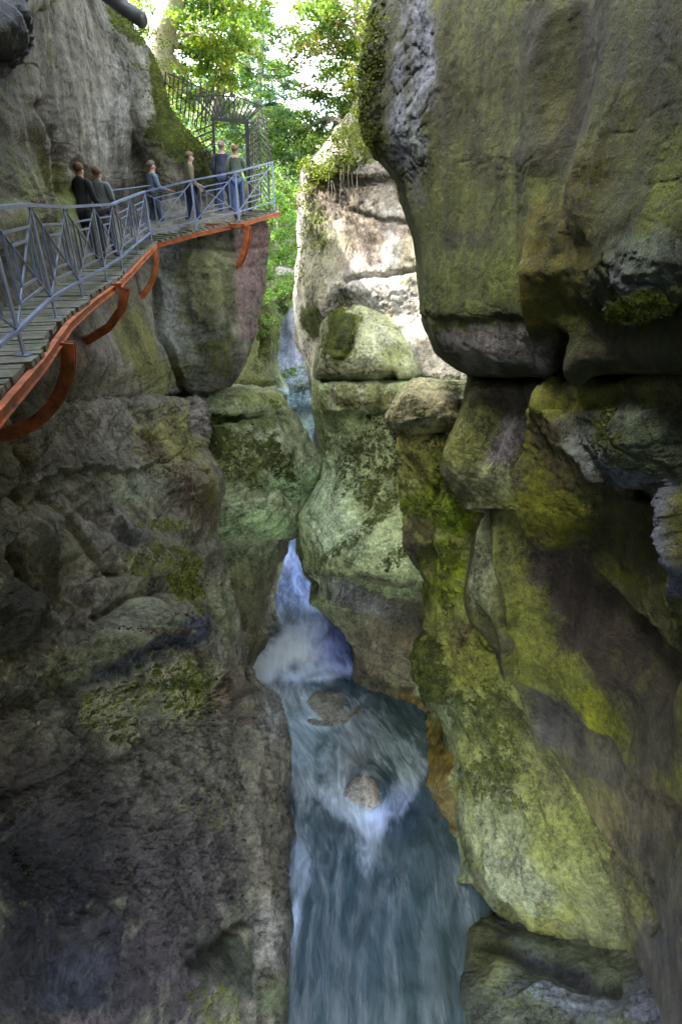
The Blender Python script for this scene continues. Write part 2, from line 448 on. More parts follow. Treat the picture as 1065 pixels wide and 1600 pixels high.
# ---- left lower cliff
cliff('lower_cliff', [
    (624,[(-330,5.4),(-60,7.6),(60,9.6),(150,12.2),(225,14.8),(280,16.6),(322,18)]),
    (630,[(-330,4.6,640),(-60,6.3,638),(60,8.0,634),(150,10.6,630),(225,13.1,627),(280,14.9,625),(324,16.3,624)]),
    (648,[(-330,4.3),(-60,6.0),(60,7.7),(150,10.2),(222,12.7),(280,14.5),(324,15.9)]),
    (700,[(-330,4.2),(-60,5.8),(60,7.5),(150,9.8),(222,12.1),(280,13.9),(318,15.3)]),
    (750,[(-330,4.1),(-60,5.6),(60,7.2),(150,9.1),(230,11.3),(290,12.9),(341,14.5)]),
    (830,[(-330,3.9),(-60,5.3),(60,6.8),(150,8.4),(230,10),(290,12),(334,13.6)]),
    (900,[(-330,3.7),(-60,5),(60,6.4),(150,7.7),(240,9.3),(300,11.3),(348,13.2)]),
    (960,[(-330,3.5),(-60,4.7),(60,5.9),(150,7.1),(245,8.5),(310,10.6),(373,13)]),
    (1050,[(-330,3.2),(-60,4.2),(60,5.3),(150,6.3),(250,7.6),(320,9.6),(386,12.6)]),
    (1078,[(-330,3.1),(-60,4.1),(60,5.15),(150,6.1),(250,7.4),(325,9.2),(402,12.2)]),
    (1100,[(-330,3.0),(-60,4.0),(60,5.05),(150,5.9),(255,7.2),(332,9.0),(425,12.0)]),
    (1150,[(-330,2.9),(-60,3.8),(60,4.8),(150,5.6),(255,6.8),(335,8.5),(445,11.6)]),
    (1250,[(-330,2.7),(-60,3.5),(60,4.4),(150,5.1),(255,6.2),(340,7.7),(443,10.2)]),
    (1350,[(-330,2.4),(-60,3.2),(60,3.9),(150,4.6),(255,5.5),(345,6.8),(443,8.6)]),
    (1450,[(-330,2.2),(-60,2.8),(60,3.4),(150,4.0),(255,4.8),(345,5.8),(447,7.1)]),
    (1600,[(-330,1.7),(-60,2.2),(60,2.7),(150,3.1),(250,3.7),(340,4.4),(437,5.3)]),
    (1750,[(-330,1.2),(-60,1.6),(60,2.0),(150,2.3),(250,2.7),(340,3.2),(430,3.8)]),
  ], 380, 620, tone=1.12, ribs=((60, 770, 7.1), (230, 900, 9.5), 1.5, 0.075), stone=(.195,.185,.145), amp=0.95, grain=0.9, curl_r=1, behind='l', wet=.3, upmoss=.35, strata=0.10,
  label='dark rough lower left cliff dropping to the river',
  sculpt=[('step',[(0,770),(50,748),(120,738),(200,738),(250,722)],5,70,-0.2),('step',[(190,735),(240,722),(300,735)],5,60,0.12),('crack',[(60,770),(120,840),(180,900)],7,-0.12),('crack',[(110,770),(170,830),(230,860)],6,-0.10),('crack',[(20,790),(60,850),(110,930),(160,980)],8,0.12),('crack',[(160,790),(200,830),(250,850)],8,0.10),('step',[(0,1010),(70,1000),(130,965),(180,940)],6,60,-0.2),('step',[(150,905),(220,900),(300,940)],6,50,0.15),('crack',[(0,1240),(90,1200),(200,1180)],8,-0.12),('crack',[(180,1150),(280,1190),(360,1250)],8,-0.10),('crack',[(60,680),(62,735)],3,-0.06),('crack',[(100,670),(103,730)],3,-0.05),
          ('crack',[(0,860),(40,930),(80,960)],9,-0.25),('crack',[(150,1010),(90,1080),(10,1110)],14,-0.22),
          ('dome',235,1030,110,95,-10,0.55),('step',[(95,1080),(160,1040),(230,1005),(280,1010)],10,50,-0.28),
          ('bump',60,820,60,60,-30,0.25),('bump',120,940,70,40,30,-0.3),('bump',20,960,60,50,0,0.3),('crack',[(15,640),(22,720),(28,800)],9,-0.25),
          ('crack',[(205,636),(222,680),(262,720)],6,-0.18),('crack',[(300,630),(304,690)],4,-0.25),('bump',310,760,28,40,0,0.3),('crack',[(290,732),(318,745)],4,-0.2),
          ('crack',[(372,1080),(378,1180),(385,1300),(405,1450),(405,1600)],8,-0.45),('bump',412,1130,30,60,0,0.2),('bump',260,880,60,25,0,0.3),
          ('rough',230,1260,240,240,0,2.4),('rough',230,1010,60,40,-25,2.6),('rough',410,1300,40,300,0,1.6),
          ('bump',330,1540,60,70,0,0.35),('crack',[(285,1510),(330,1470),(400,1430)],10,-0.25),('bump',95,1330,110,90,0,-0.5),
          ('crack',[(330,880),(335,960),(370,1050),(380,1120)],7,-0.3)],
  paint=[('s',6.,1.4,.3,(.25,.235,.19),.45),('s',16.,1.4,.3,(.10,.095,.08),.5),('c',130,680,130,50,0,(.255,.235,.21),.85),('c',110,720,80,18,0,(.11,.10,.09),.6),('c',60,790,60,70,30,(.25,.235,.205),.8),('c',10,670,14,60,0,(.29,.27,.26),.7),('line',[(24,690),(30,790)],8,(.24,.16,.10),.7),
         ('c',265,690,55,55,30,(.25,.235,.115),.85),('c',310,655,14,30,0,(.27,.24,.22),.9),('c',240,705,30,14,30,(.15,.11,.11),.7),('c',300,775,30,60,-25,(.17,.135,.105),.8),('c',318,760,20,30,0,(.2,.185,.09),.7),
         ('c',215,760,50,30,-20,(.27,.29,.22),.7),('c',170,830,60,30,40,(.27,.25,.235),.7),('c',130,910,50,16,35,(.28,.26,.24),.6),('c',105,985,60,14,-35,(.33,.305,.285),.85),
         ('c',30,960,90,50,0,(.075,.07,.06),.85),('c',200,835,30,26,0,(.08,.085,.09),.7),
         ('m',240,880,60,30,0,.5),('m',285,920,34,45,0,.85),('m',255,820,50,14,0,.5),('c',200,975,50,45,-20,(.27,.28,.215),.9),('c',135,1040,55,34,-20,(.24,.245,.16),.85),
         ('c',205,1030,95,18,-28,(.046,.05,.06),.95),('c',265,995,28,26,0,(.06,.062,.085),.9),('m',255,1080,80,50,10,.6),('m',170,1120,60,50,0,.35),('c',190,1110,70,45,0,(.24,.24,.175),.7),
         ('c',345,980,22,70,0,(.25,.265,.17),.8),('c',355,1060,24,60,0,(.2,.15,.12),.8),('c',380,1100,10,60,0,(.145,.12,.09),.7),
         ('c',420,1120,26,46,0,(.29,.285,.28),.85),('c',415,1220,26,80,0,(.215,.19,.15),.8),('c',415,1330,26,90,0,(.185,.165,.13),.85),('c',425,1460,24,60,0,(.3,.28,.25),.8),('c',430,1560,20,40,0,(.14,.16,.09),.7),
         ('c',100,1330,150,130,0,(.032,.029,.034),.95),('c',90,1520,190,120,0,(.038,.036,.044),.95),('c',260,1520,80,90,0,(.06,.05,.054),.85),('c',270,1350,95,130,20,(.085,.07,.075),.85),('c',70,1200,110,60,0,(.10,.088,.078),.75),('c',200,1250,240,70,10,(.10,.088,.08),.6),  # near-black tones lay the deep shade of the lower corner into the stone
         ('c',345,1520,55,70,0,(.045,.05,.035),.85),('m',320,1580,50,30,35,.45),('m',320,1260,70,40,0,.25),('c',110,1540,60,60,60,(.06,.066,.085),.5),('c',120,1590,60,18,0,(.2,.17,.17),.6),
         ('w',110,1480,120,120,0,.9),('w',280,1360,90,120,0,.55),('w',105,985,60,20,-35,.75),('w',205,1030,95,20,-28,.6)])

# ---- left middle block with the sloping mossy shoulder
cliff('middle_cliff', [
    (604,[(230,19),(300,19.5),(340,20),(385,21),(410,22),(428,23.5)]),
    (616,[(230,16.5),(300,17.2),(345,17.8),(385,18.7),(415,19.6),(437,20.8)]),
    (640,[(230,16),(300,16.3),(345,16.9),(388,17.8),(420,18.8),(450,20.4)]),
    (652,[(230,16),(300,16.6),(345,17.2),(388,18),(424,18.9),(458,20.4)]),
    (668,[(230,18.2),(300,17.3),(345,16.6),(392,17.5),(430,18.6),(467,20.3)]),
    (705,[(230,17.9),(300,17.0),(345,16.2),(400,17),(450,18.4),(492,20.5)]),
    (738,[(230,17.6),(300,16.8),(345,16),(405,16.9),(462,18.4),(515,20.6)]),
    (765,[(230,17.5),(300,16.6),(345,15.8),(402,16.7),(450,18),(500,20.2)]),
    (792,[(230,17.4),(300,16.4),(345,15.6),(398,16.5),(440,17.7),(479,19.6)]),
    (828,[(230,17.3),(300,16.2),(345,15.4),(395,16.2),(434,17.4),(470,19.4)]),
    (850,[(230,17.3),(300,16.3),(345,15.6),(393,16.5),(430,17.9),(458,19.7)]),
    (890,[(230,17.3),(300,16.4),(345,15.7),(388,16.5),(420,17.9),(441,19.6)]),
    (940,[(230,17.2),(300,16.3),(345,15.6),(385,16.3),(408,17.5),(429,19.2)]),
    (990,[(230,16.9),(300,16.0),(345,15.3),(378,15.9),(404,16.8),(428,18.4)]),
    (1045,[(230,16.0),(300,15.4),(330,14.6),(350,15),(370,15.6),(394,16.2)]),
    (1130,[(230,14.6),(300,13.9),(330,13),(350,13.4),(370,13.9),(386,14.4)]),
  ], 210, 330, tone=1.38, ribs=((345, 700, 16.2), (470, 790, 19), 1.2, 0.09), stone=(.34,.365,.25), amp=0.9, grain=0.6, curl_r=1, upmoss=.3, strata=0.11,
  label='pale mossy rock shoulder above the narrow blue water',
  sculpt=[('crack',[(325,660),(370,655),(410,648)],4,-0.2),('crack',[(400,790),(430,765),(455,770)],6,-0.25),('crack',[(400,680),(430,740),(455,775)],6,-0.18),
          ('dome',420,805,60,32,10,0.35),('bump',380,740,50,50,0,0.3),('bump',440,700,40,20,50,0.2),('step',[(335,850),(400,852),(465,835)],5,90,-0.35),('rough',400,930,70,80,0,1.7),
          ('crack',[(335,870),(345,950),(375,1000)],7,-0.35),('bump',350,930,14,60,-10,0.2)],
  paint=[('c',400,625,60,14,0,(.3,.32,.14),.7),('c',380,660,60,12,0,(.11,.13,.055),.8),('c',470,760,50,30,20,(.43,.52,.36),.9),('c',400,820,70,30,0,(.31,.39,.23),.8),('m',380,720,50,50,20,.48),('m',440,730,16,50,-35,.7),('c',365,720,45,45,0,(.2,.23,.085),.6),('m',350,650,30,9,0,.8),
         ('m',345,690,20,22,0,.7),('c',400,940,60,70,0,(.2,.19,.12),.85),('c',425,930,16,60,10,(.15,.115,.085),.8),('c',405,890,50,30,0,(.25,.26,.16),.8),('c',450,870,12,50,12,(.1,.085,.07),.8),('c',375,1010,40,30,0,(.24,.19,.1),.7),('c',340,960,18,60,0,(.25,.27,.17),.7),('c',415,960,50,80,0,(.16,.145,.09),.6),('w',410,950,70,90,0,.5)])

# ---- far left: mossy pillar beside the falls, pale ledge spur, and the blue back wall
cliff('far_cliff', [
    (462,[(330,25),(375,25.5),(398,26),(410,26.5),(420,27.5)]),
    (474,[(330,23),(375,23.5),(396,24),(412,24.6),(428,26)]),
    (505,[(330,22.5),(375,22.8),(398,23.3),(420,24),(440,25.5)]),
    (560,[(330,22),(375,22.4),(398,22.9),(416,23.6),(432,25)]),
    (592,[(330,21.5),(375,22),(400,22.6),(422,23.2),(440,24.6)]),
    (606,[(330,21.5),(375,22),(400,22.7),(424,23.3),(447,24.6)]),
    (618,[(330,21),(380,21.4),(410,21.9),(432,22.4),(449,23.8)]),
    (636,[(330,21),(380,21.5),(410,22),(432,22.7),(449,24)]),
    (660,[(330,20.8),(380,21.1),(415,21.5),(442,22.1),(466,23.4)]),
    (690,[(330,20.6),(380,20.9),(420,21.3),(452,21.9),(484,23.2)]),
    (760,[(330,20.4),(380,20.8),(420,21.4),(460,22.3),(500,23.6)]),
  ], 90, 190, tone=1.1, stone=(.24,.27,.16), amp=0.7, grain=0.5, curl_r=1, upmoss=.35,
  label='mossy far pillar at the left edge of the small falls',
  sculpt=[('crack',[(405,420),(418,500),(412,560)],5,-0.4),('rough',430,520,20,60,0,1.3)],
  paint=[('c',395,560,30,60,0,(.33,.35,.2),.85),('c',440,620,26,16,0,(.36,.41,.38),.9),('c',468,680,22,26,-45,(.44,.5,.55),.9),('m',425,490,26,70,0,.9),('m',410,420,40,60,0,.9),('c',428,570,14,30,0,(.11,.12,.06),.7)])
cliff('back_cliff', [
    (430,[(300,44),(380,42),(450,41),(520,41),(640,42)]),
    (445,[(300,35),(380,34),(450,34),(520,33.5),(640,33)]),
    (470,[(300,33),(400,32.5),(445,33.5),(480,32.5),(640,31)]),
    (560,[(300,31),(400,30.5),(445,31.5),(485,30.5),(640,29)]),
    (598,[(300,30),(400,29.5),(445,30),(485,29.5),(640,28)]),
    (606,[(300,28),(400,27.5),(445,27.4),(485,27),(640,26.5)]),
    (634,[(300,27.6),(400,27),(445,26.8),(485,26.5),(640,26)]),
    (648,[(300,28),(400,27.5),(445,27.4),(485,27.1),(640,26.6)]),
    (700,[(300,27.5),(400,26.8),(450,26.6),(490,26.2),(640,25.5)]),
    (728,[(300,26),(400,25.4),(450,25.2),(500,24.6),(640,24)]),
    (800,[(300,24.5),(400,24),(450,23.8),(500,23.4),(640,23)]),
  ], 130, 210, stone=(.2,.22,.25), amp=1.1, grain=0.6, upmoss=.35, wet=.4,
  label='blue grey rock wall and ledge behind the falls',
  sculpt=[('rough',460,620,60,30,0,1.6),('crack',[(440,480),(446,540)],6,-0.5)],
  paint=[('c',460,540,28,60,0,(.24,.26,.31),.9),('m',430,440,60,50,0,.9),('m',420,520,16,40,0,.8),('c',475,618,50,16,0,(.34,.42,.47),.85),('m',480,608,26,8,0,.4),('c',480,670,36,36,0,(.13,.17,.14),.85),('c',488,690,12,40,0,(.3,.36,.45),.5),('c',440,300,160,160,0,(.1,.13,.05),.9),('m',440,300,160,120,0,.6)])

# ---- far right cliff that catches the sun
cliff('sunlit_cliff', [
    {'w': [(2.0,25,5.5),(2.6,23.5,6),(3.2,22,6.2),(4,20,6.5),(5,18.5,6.8),(6.5,17,7)]},
    (60,[(600,23),(612,22),(630,21),(655,19.5),(690,18.5),(760,17.5)]),
    (150,[(558,22),(568,21),(585,20),(620,18.8),(665,18),(750,17)]),
    (215,[(520,21),(532,20),(555,19.2),(605,18.4),(660,17.7),(745,16.8)]),
    (268,[(480,20.8),(500,19.8),(545,18.7),(600,18),(660,17.4),(740,16.5)]),
    (285,[(476,20.9),(500,20.2),(545,19.2),(600,18.3),(660,17.5),(740,16.4)]),
    (340,[(474,21),(500,20.1),(545,19.0),(600,18.0),(660,17.3),(740,16.2)]),
    (440,[(469,21),(500,19.7),(545,18.2),(600,17.5),(660,17),(740,16)]),
    (500,[(466,21),(490,20),(540,18.5),(600,17.7),(660,17),(740,15.8)]),
    (545,[(475,21),(500,20),(545,18.8),(600,17.8),(660,16.7),(745,15.4)]),
    (580,[(490,21),(510,20),(548,18.9),(600,17.8),(668,16.2),(750,15.0)]),
    (640,[(497,21),(512,20),(550,18.9),(605,17.6),(672,16),(760,14.8)]),
    (720,[(497,21),(512,20),(550,18.9),(605,17.6),(672,16),(760,14.8)]),
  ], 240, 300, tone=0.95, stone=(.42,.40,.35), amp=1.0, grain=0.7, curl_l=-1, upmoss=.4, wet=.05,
  label='pale far cliff catching the sun above the gorge bend',
  sculpt=[('crack',[(540,440),(580,432),(625,428),(662,420)],4,-0.22),('step',[(540,438),(625,428),(662,420)],4,40,0.12),('crack',[(545,330),(600,345),(655,350)],4,-0.15),('rough',530,300,60,50,0,1.8),
          ('bump',590,330,30,60,0,0.25),('bump',510,460,30,60,0,0.3),('step',[(610,500),(640,540),(650,590)],6,40,0.2),('bump',700,590,40,14,10,0.25),('crack',[(668,596),(735,606)],4,-0.25)],
  paint=[('c',610,440,70,90,0,(.52,.50,.46),.9),('c',530,300,60,45,0,(.17,.135,.115),.9),('c',590,290,60,40,0,(.2,.18,.145),.85),('c',560,360,40,40,0,(.17,.14,.11),.75),('c',640,400,20,50,0,(.25,.23,.14),.7),('c',585,390,14,40,10,(.2,.16,.12),.6),('c',540,400,16,40,0,(.2,.17,.13),.7),('c',620,350,40,14,10,(.15,.12,.09),.7),('c',605,490,12,20,20,(.3,.25,.19),.7),  # upper browns also deepen the leaf dapple, as shade in the stone colour
         ('c',500,420,30,80,0,(.3,.29,.2),.8),('m',492,500,22,34,0,1.0),('m',495,350,22,60,0,.55),('m',520,265,45,18,-15,1.0),('m',565,215,30,40,-40,1.0),('m',590,150,40,60,0,.9),('m',540,480,16,40,0,.5),
         ('c',490,560,16,30,0,(.5,.48,.4),.8),('c',700,575,50,26,0,(.5,.47,.38),.8),('m',695,590,40,9,0,.35),('line',[(560,330),(566,420)],6,(.25,.21,.18),.7),('line',[(590,340),(592,410)],4,(.28,.24,.2),.7),('line',[(625,320),(630,420)],5,(.27,.24,.2),.7)])

# ---- the mossy block under the sunlit face, and the fluted bulge below it
cliff('mossy_block', [
    (474,[(538,18.6),(545,18.4),(552,18.4),(560,18.6),(566,18.9)]),
    (482,[(524,17.7),(536,17.3),(550,17.2),(566,17.4),(580,17.9)]),
    (500,[(509,17.6),(528,16.9),(555,16.6),(582,16.8),(610,17.5)]),
    (530,[(504,17.4),(528,16.5),(562,16.1),(600,16.1),(634,16.8)]),
    (560,[(498,17.3),(528,16.3),(568,15.8),(612,15.7),(650,16.3)]),
    (584,[(495,17.2),(528,16.2),(572,15.7),(618,15.5),(657,16.1)]),
    (594,[(499,17.4),(530,16.5),(574,16.0),(618,15.9),(656,16.4)]),
    (600,[(503,18.4),(532,17.6),(574,17.2),(618,17.0),(652,17.4)]),
  ], 170, 130, tone=1.1, stone=(.30,.31,.20), amp=0.8, grain=0.5, curl_l=-1, curl_r=1, upmoss=.5,
  label='rounded rock block with bright moss below the sunlit face',
  sculpt=[('crack',[(548,490),(545,530),(530,560)],5,-0.2),('step',[(560,486),(590,520),(612,560),(618,592)],5,60,-.16),('step',[(505,545),(540,556),(580,548)],5,40,.10),('crack',[(570,500),(575,540),(566,585)],4,-.08)],
  paint=[('m',527,525,24,50,0,.95),('m',548,500,14,20,0,.7),('c',590,545,26,40,0,(.36,.37,.27),.7),('c',610,565,26,30,0,(.17,.185,.075),.7),('c',570,580,80,10,0,(.14,.135,.075),.7)])
cliff('fluted_cliff', [
    (592,[(503,18.8),(536,18.2),(584,17.8),(648,17.2),(772,16.4)]),
    (599,[(498,17.0),(533,16.3),(582,15.9),(645,15.5),(770,14.6)]),
    (640,[(499,16.8),(534,16.1),(588,15.7),(650,15.3),(745,14.5)]),
    (648,[(501,17),(537,16.3),(590,15.9),(650,15.5),(735,14.7)]),
    (690,[(513,17),(546,16.2),(592,15.7),(642,15.3),(705,14.6)]),
    (735,[(513,17.2),(546,16.1),(591,15.4),(636,15.1),(690,14.6)]),
    (775,[(492,17.4),(530,15.9),(580,15.1),(632,14.8),(690,14.2)]),
    (812,[(470,17.4),(514,15.6),(570,14.5),(630,14.1),(690,13.8)]),
    (855,[(474,17),(510,15),(564,13.9),(630,13.5),(690,13.2)]),
    (888,[(483,16.6),(518,14.7),(568,13.6),(636,13.2),(696,12.9)]),
    (906,[(489,16.4),(525,14.8),(574,13.7),(642,13.2),(702,12.9)]),
    (918,[(489,16.6),(525,15.3),(574,14.5),(642,14),(702,13.2)]),
    (945,[(490,16.5),(524,15.4),(568,14.7),(642,14.1),(702,13.3)]),
    (960,[(512,16.3),(538,15.6),(580,14.9),(645,14.1),(702,13.2)]),
    (988,[(545,16),(564,15.4),(596,14.8),(650,14.1),(702,13.2)]),
    (1032,[(554,15.9),(576,15.3),(608,14.7),(652,14.0),(702,13.1)]),
    (1065,[(556,15.75),(582,15.2),(612,14.8),(654,14.1),(702,13)]),
    (1112,[(556,16.2),(590,15.4),(622,14.9),(660,14.2),(705,12.7)]),
    (1170,[(590,14.5),(618,13.7),(642,13.2),(672,12.55),(720,11.8)]),
    (1230,[(610,12.6),(635,12.0),(655,11.6),(680,11.15),(735,10.3)]),
    (1300,[(640,10.7),(665,10.3),(690,10.0),(716,9.75),(765,9.2)]),
    (1380,[(650,9.2),(670,8.9),(700,8.6),(727,8.3),(775,7.8)]),
  ], 240, 470, tone=1.3, ribs=((610, 650, 15.5), (500, 850, 15.3), 1.4, 0.09), stone=(.32,.36,.215), amp=0.9, grain=0.7, curl_l=-1, upmoss=.2,
  frac=.5, strata=.06, label='fluted grey green bulge of rock undercut above the river',
  sculpt=[('crack',[(500,646),(560,648),(640,640)],3,-0.1),('rough',590,960,80,60,0,2.1),('crack',[(490,945),(560,960),(640,975),(680,990)],6,-0.2),
          ('crack',[(520,840),(570,800),(600,740)],6,-0.15),('crack',[(540,780),(560,700),(560,650)],5,-0.12),('crack',[(600,840),(640,800)],6,-0.12),('crack',[(628,700),(640,780),(650,850)],5,-0.35),
          ('rough',620,1060,50,60,0,1.6),('step',[(480,905),(560,900),(640,915),(690,925)],5,40,-0.25),('rough',690,1230,40,80,0,1.5)],
  paint=[('c',570,620,90,20,0,(.24,.24,.13),.85),('line',[(520,605),(520,645)],5,(.42,.42,.33),.8),('line',[(545,605),(546,645)],4,(.1,.1,.06),.7),('line',[(565,605),(566,645)],4,(.42,.42,.33),.7),('line',[(590,603),(592,645)],5,(.12,.12,.07),.7),('line',[(610,603),(612,640)],4,(.4,.4,.3),.6),('c',655,620,30,30,0,(.13,.14,.06),.7),
         ('c',515,760,40,60,20,(.45,.53,.37),.85),('c',530,830,55,40,30,(.45,.52,.37),.85),('c',600,850,50,40,20,(.37,.43,.27),.8),('m',555,720,30,60,25,.5),('m',590,740,26,70,20,.55),('m',600,690,40,50,0,.4),('m',530,860,60,10,-35,.45),('m',590,810,40,16,-40,.45),('m',620,870,30,16,-30,.5),('m',620,760,24,60,20,.45),
         ('c',570,905,90,10,5,(.09,.08,.06),.75),('c',540,935,60,20,20,(.24,.24,.22),.85),('c',620,950,60,20,15,(.1,.085,.065),.8),('c',630,975,50,14,15,(.27,.28,.27),.6),('c',580,1010,40,50,20,(.22,.18,.12),.85),('c',640,1010,34,30,0,(.24,.15,.085),.7),('c',610,1060,50,40,20,(.21,.175,.1),.8),('c',640,1095,30,20,20,(.25,.17,.06),.8),
         ('c',600,1000,110,85,10,(.135,.122,.09),.7),('c',560,935,60,14,20,(.25,.25,.23),.7),('c',685,1180,40,70,0,(.31,.235,.085),.95),('c',700,1260,30,50,0,(.34,.28,.14),.9),('line',[(672,1250),(700,1285),(722,1300)],6,(.15,.085,.03),.8),('w',640,1000,90,90,0,.5)])

# ---- sunlit boulder lodged on the right, and the mossy gully running down to the river
cliff('gully_cliff', [
    (640,[(650,16),(672,15.5),(695,15),(715,14.5),(770,14)]),
    (676,[(638,13.6),(662,13.0),(690,12.5),(712,12.2),(770,12)]),
    (730,[(630,13.3),(654,12.6),(682,12.1),(706,11.9),(770,11.6)]),
    (768,[(626,13.1),(652,12.5),(684,12.0),(708,11.7),(775,11.2)]),
    (800,[(642,12.9),(664,12.3),(690,11.8),(715,11.5),(778,11)]),
    (850,[(630,12.6),(656,11.9),(688,11.4),(715,11.2),(780,10.6)]),
    (890,[(650,12.3),(672,11.7),(698,11.2),(722,11.0),(785,10.3)]),
    (930,[(670,12),(688,11.5),(710,11),(735,10.7),(790,10)]),
    (1000,[(666,11.9),(690,11.1),(718,10.5),(755,10),(830,9.3)]),
    (1022,[(656,11.7),(684,10.9),(716,10.3),(762,9.7),(840,9)]),
    (1060,[(664,11.5),(693,10.6),(730,10.0),(780,9.4),(860,8.7)]),
    (1100,[(678,11.2),(708,10.3),(752,9.6),(805,9),(880,8.4)]),
    (1200,[(714,10.3),(747,9.4),(802,8.6),(866,8),(950,7.5)]),
    (1290,[(725,9.6),(762,8.7),(822,7.9),(896,7.2),(985,6.8)]),
    (1370,[(728,8.6),(772,7.8),(845,7.1),(925,6.5),(1020,6.1)]),
    (1412,[(737,8.3),(785,7.5),(858,6.8),(936,6.25),(1025,5.8)]),
    (1450,[(760,8.0,1440),(800,7.3,1462),(868,6.6,1478),(942,6.05,1490),(1028,5.6,1500)]),
    (1470,[(762,8.7,1446),(802,8.0,1472),(870,7.3,1490),(944,6.7,1502),(1030,6.2,1512)]),
  ], 210, 430, tone=1.02, ribs=((720, 1000, 10.5), (900, 1380, 6.6), 1.7, 0.13), stone=(.22,.235,.105), amp=1.2, grain=0.8, curl_l=-1, upmoss=.25,
  label='green mossy gully and slab running down to the water on the right',
  sculpt=[('crack',[(700,690),(690,740),(680,790),(660,840)],8,-0.35),('dome',705,770,26,55,10,0.3),('bump',650,700,26,40,0,0.2),('bump',660,800,30,24,0,0.25),('bump',660,870,20,40,-20,-0.35),('rough',720,1020,60,80,20,2.2),
          ('crack',[(666,1060),(690,1130),(715,1200)],5,-0.2),('dome',672,1050,20,60,0,0.25),('bump',800,1310,80,130,-35,0.2),('step',[(745,1120),(800,1230),(860,1350),(915,1470)],6,45,-.14),('step',[(715,1150),(745,1270),(790,1390)],6,40,.10),('crack',[(800,1110),(870,1230),(950,1370),(1000,1460)],9,-.22),('step',[(770,1060),(850,1170),(930,1300)],7,50,-.12),('crack',[(735,1240),(790,1330),(850,1440)],5,-.09),('crack',[(850,1230),(900,1340),(960,1450)],8,.12),('crack',[(770,1190),(820,1270),(870,1350)],5,-0.15),('crack',[(810,1200),(850,1280),(880,1380)],5,-0.15),('crack',[(730,1395),(790,1460),(880,1490)],6,-0.15)],
  paint=[('c',700,770,44,80,10,(.19,.27,.03),.9),('c',660,790,34,18,0,(.18,.25,.03),.9),('c',690,890,40,50,0,(.2,.27,.03),.85),('m',700,780,34,60,10,.42),('m',655,790,30,16,0,.45),('m',690,700,22,30,20,.5),('c',660,720,30,50,0,(.23,.225,.085),.7),('c',665,830,26,26,0,(.06,.05,.03),.8),('c',650,880,18,50,-18,(.06,.05,.04),.9),('m',690,910,26,60,0,.45),('c',690,920,40,60,0,(.2,.22,.07),.6),('m',655,870,14,24,0,.7),
         ('m',700,870,26,30,0,.5),('c',740,1020,60,70,20,(.23,.235,.085),.9),('c',720,990,20,30,0,(.1,.08,.05),.6),('m',676,1050,24,60,-10,.9),('c',690,1110,26,70,-18,(.12,.145,.075),.8),('line',[(690,1100),(706,1160),(722,1215)],4,(.33,.35,.25),.8),('m',770,1130,70,60,20,.55),('m',760,1210,50,40,0,.6),
         ('c',785,1290,60,80,-20,(.275,.30,.195),.85),('c',810,1380,70,50,20,(.26,.285,.205),.75),('line',[(745,1120),(800,1230),(860,1350),(915,1470)],14,(.11,.12,.06),.6),('line',[(800,1110),(870,1230),(950,1370),(1000,1460)],18,(.09,.085,.055),.7),('c',975,1430,60,80,-40,(.09,.092,.06),.85),('c',930,1460,60,26,10,(.12,.13,.08),.7),('c',900,1330,60,90,-40,(.18,.2,.085),.8),('c',940,1400,60,80,-40,(.18,.2,.11),.7),('c',780,1250,10,40,0,(.1,.11,.05),.5),('m',790,1240,50,20,30,.45),('c',740,1390,20,40,0,(.13,.13,.08),.6)])
cliff('river_ledge', [
    (1385,[(742,9.6),(796,8.7),(866,7.9),(946,7.2),(1040,6.4),(1120,5.8)]),
    (1405,[(736,8.6),(793,8.2),(862,7.9),(940,7.4),(1035,6.7),(1120,6.2)]),
    (1450,[(727,7.45),(788,7.1),(868,6.9),(950,6.5),(1040,6.0),(1120,5.5)]),
    (1500,[(718,6.8),(782,6.3),(868,6.0),(954,5.7),(1040,5.3),(1120,4.9)]),
    (1545,[(712,6.2),(780,5.7),(870,5.3),(958,4.95),(1042,4.6),(1120,4.3)]),
    (1610,[(722,5.4),(785,5.0),(875,4.6),(962,4.2),(1045,3.85),(1125,3.5)]),
    (1750,[(715,3.9),(790,3.6),(880,3.3),(970,3.0),(1060,2.7),(1130,2.5)]),
  ], 170, 170, tone=0.6, ribs=((760, 1480, 6.5), (960, 1560, 5.0), 1.5, 0.07), stone=(.15,.175,.13), amp=0.8, grain=0.7, curl_l=-1, wet=.3,
  label='blue grey ledge at the water edge in the lower right corner',
  sculpt=[('crack',[(760,1470),(860,1510),(960,1540)],14,-0.2)],
  paint=[('c',760,1490,40,60,0,(.23,.25,.12),.8),('c',920,1560,120,30,12,(.22,.25,.30),.7),('c',860,1510,110,14,18,(.11,.115,.14),.8),('m',800,1560,50,30,0,.2),('c',1030,1500,40,110,10,(.17,.18,.23),.8),('c',990,1470,60,30,30,(.1,.1,.09),.7)])

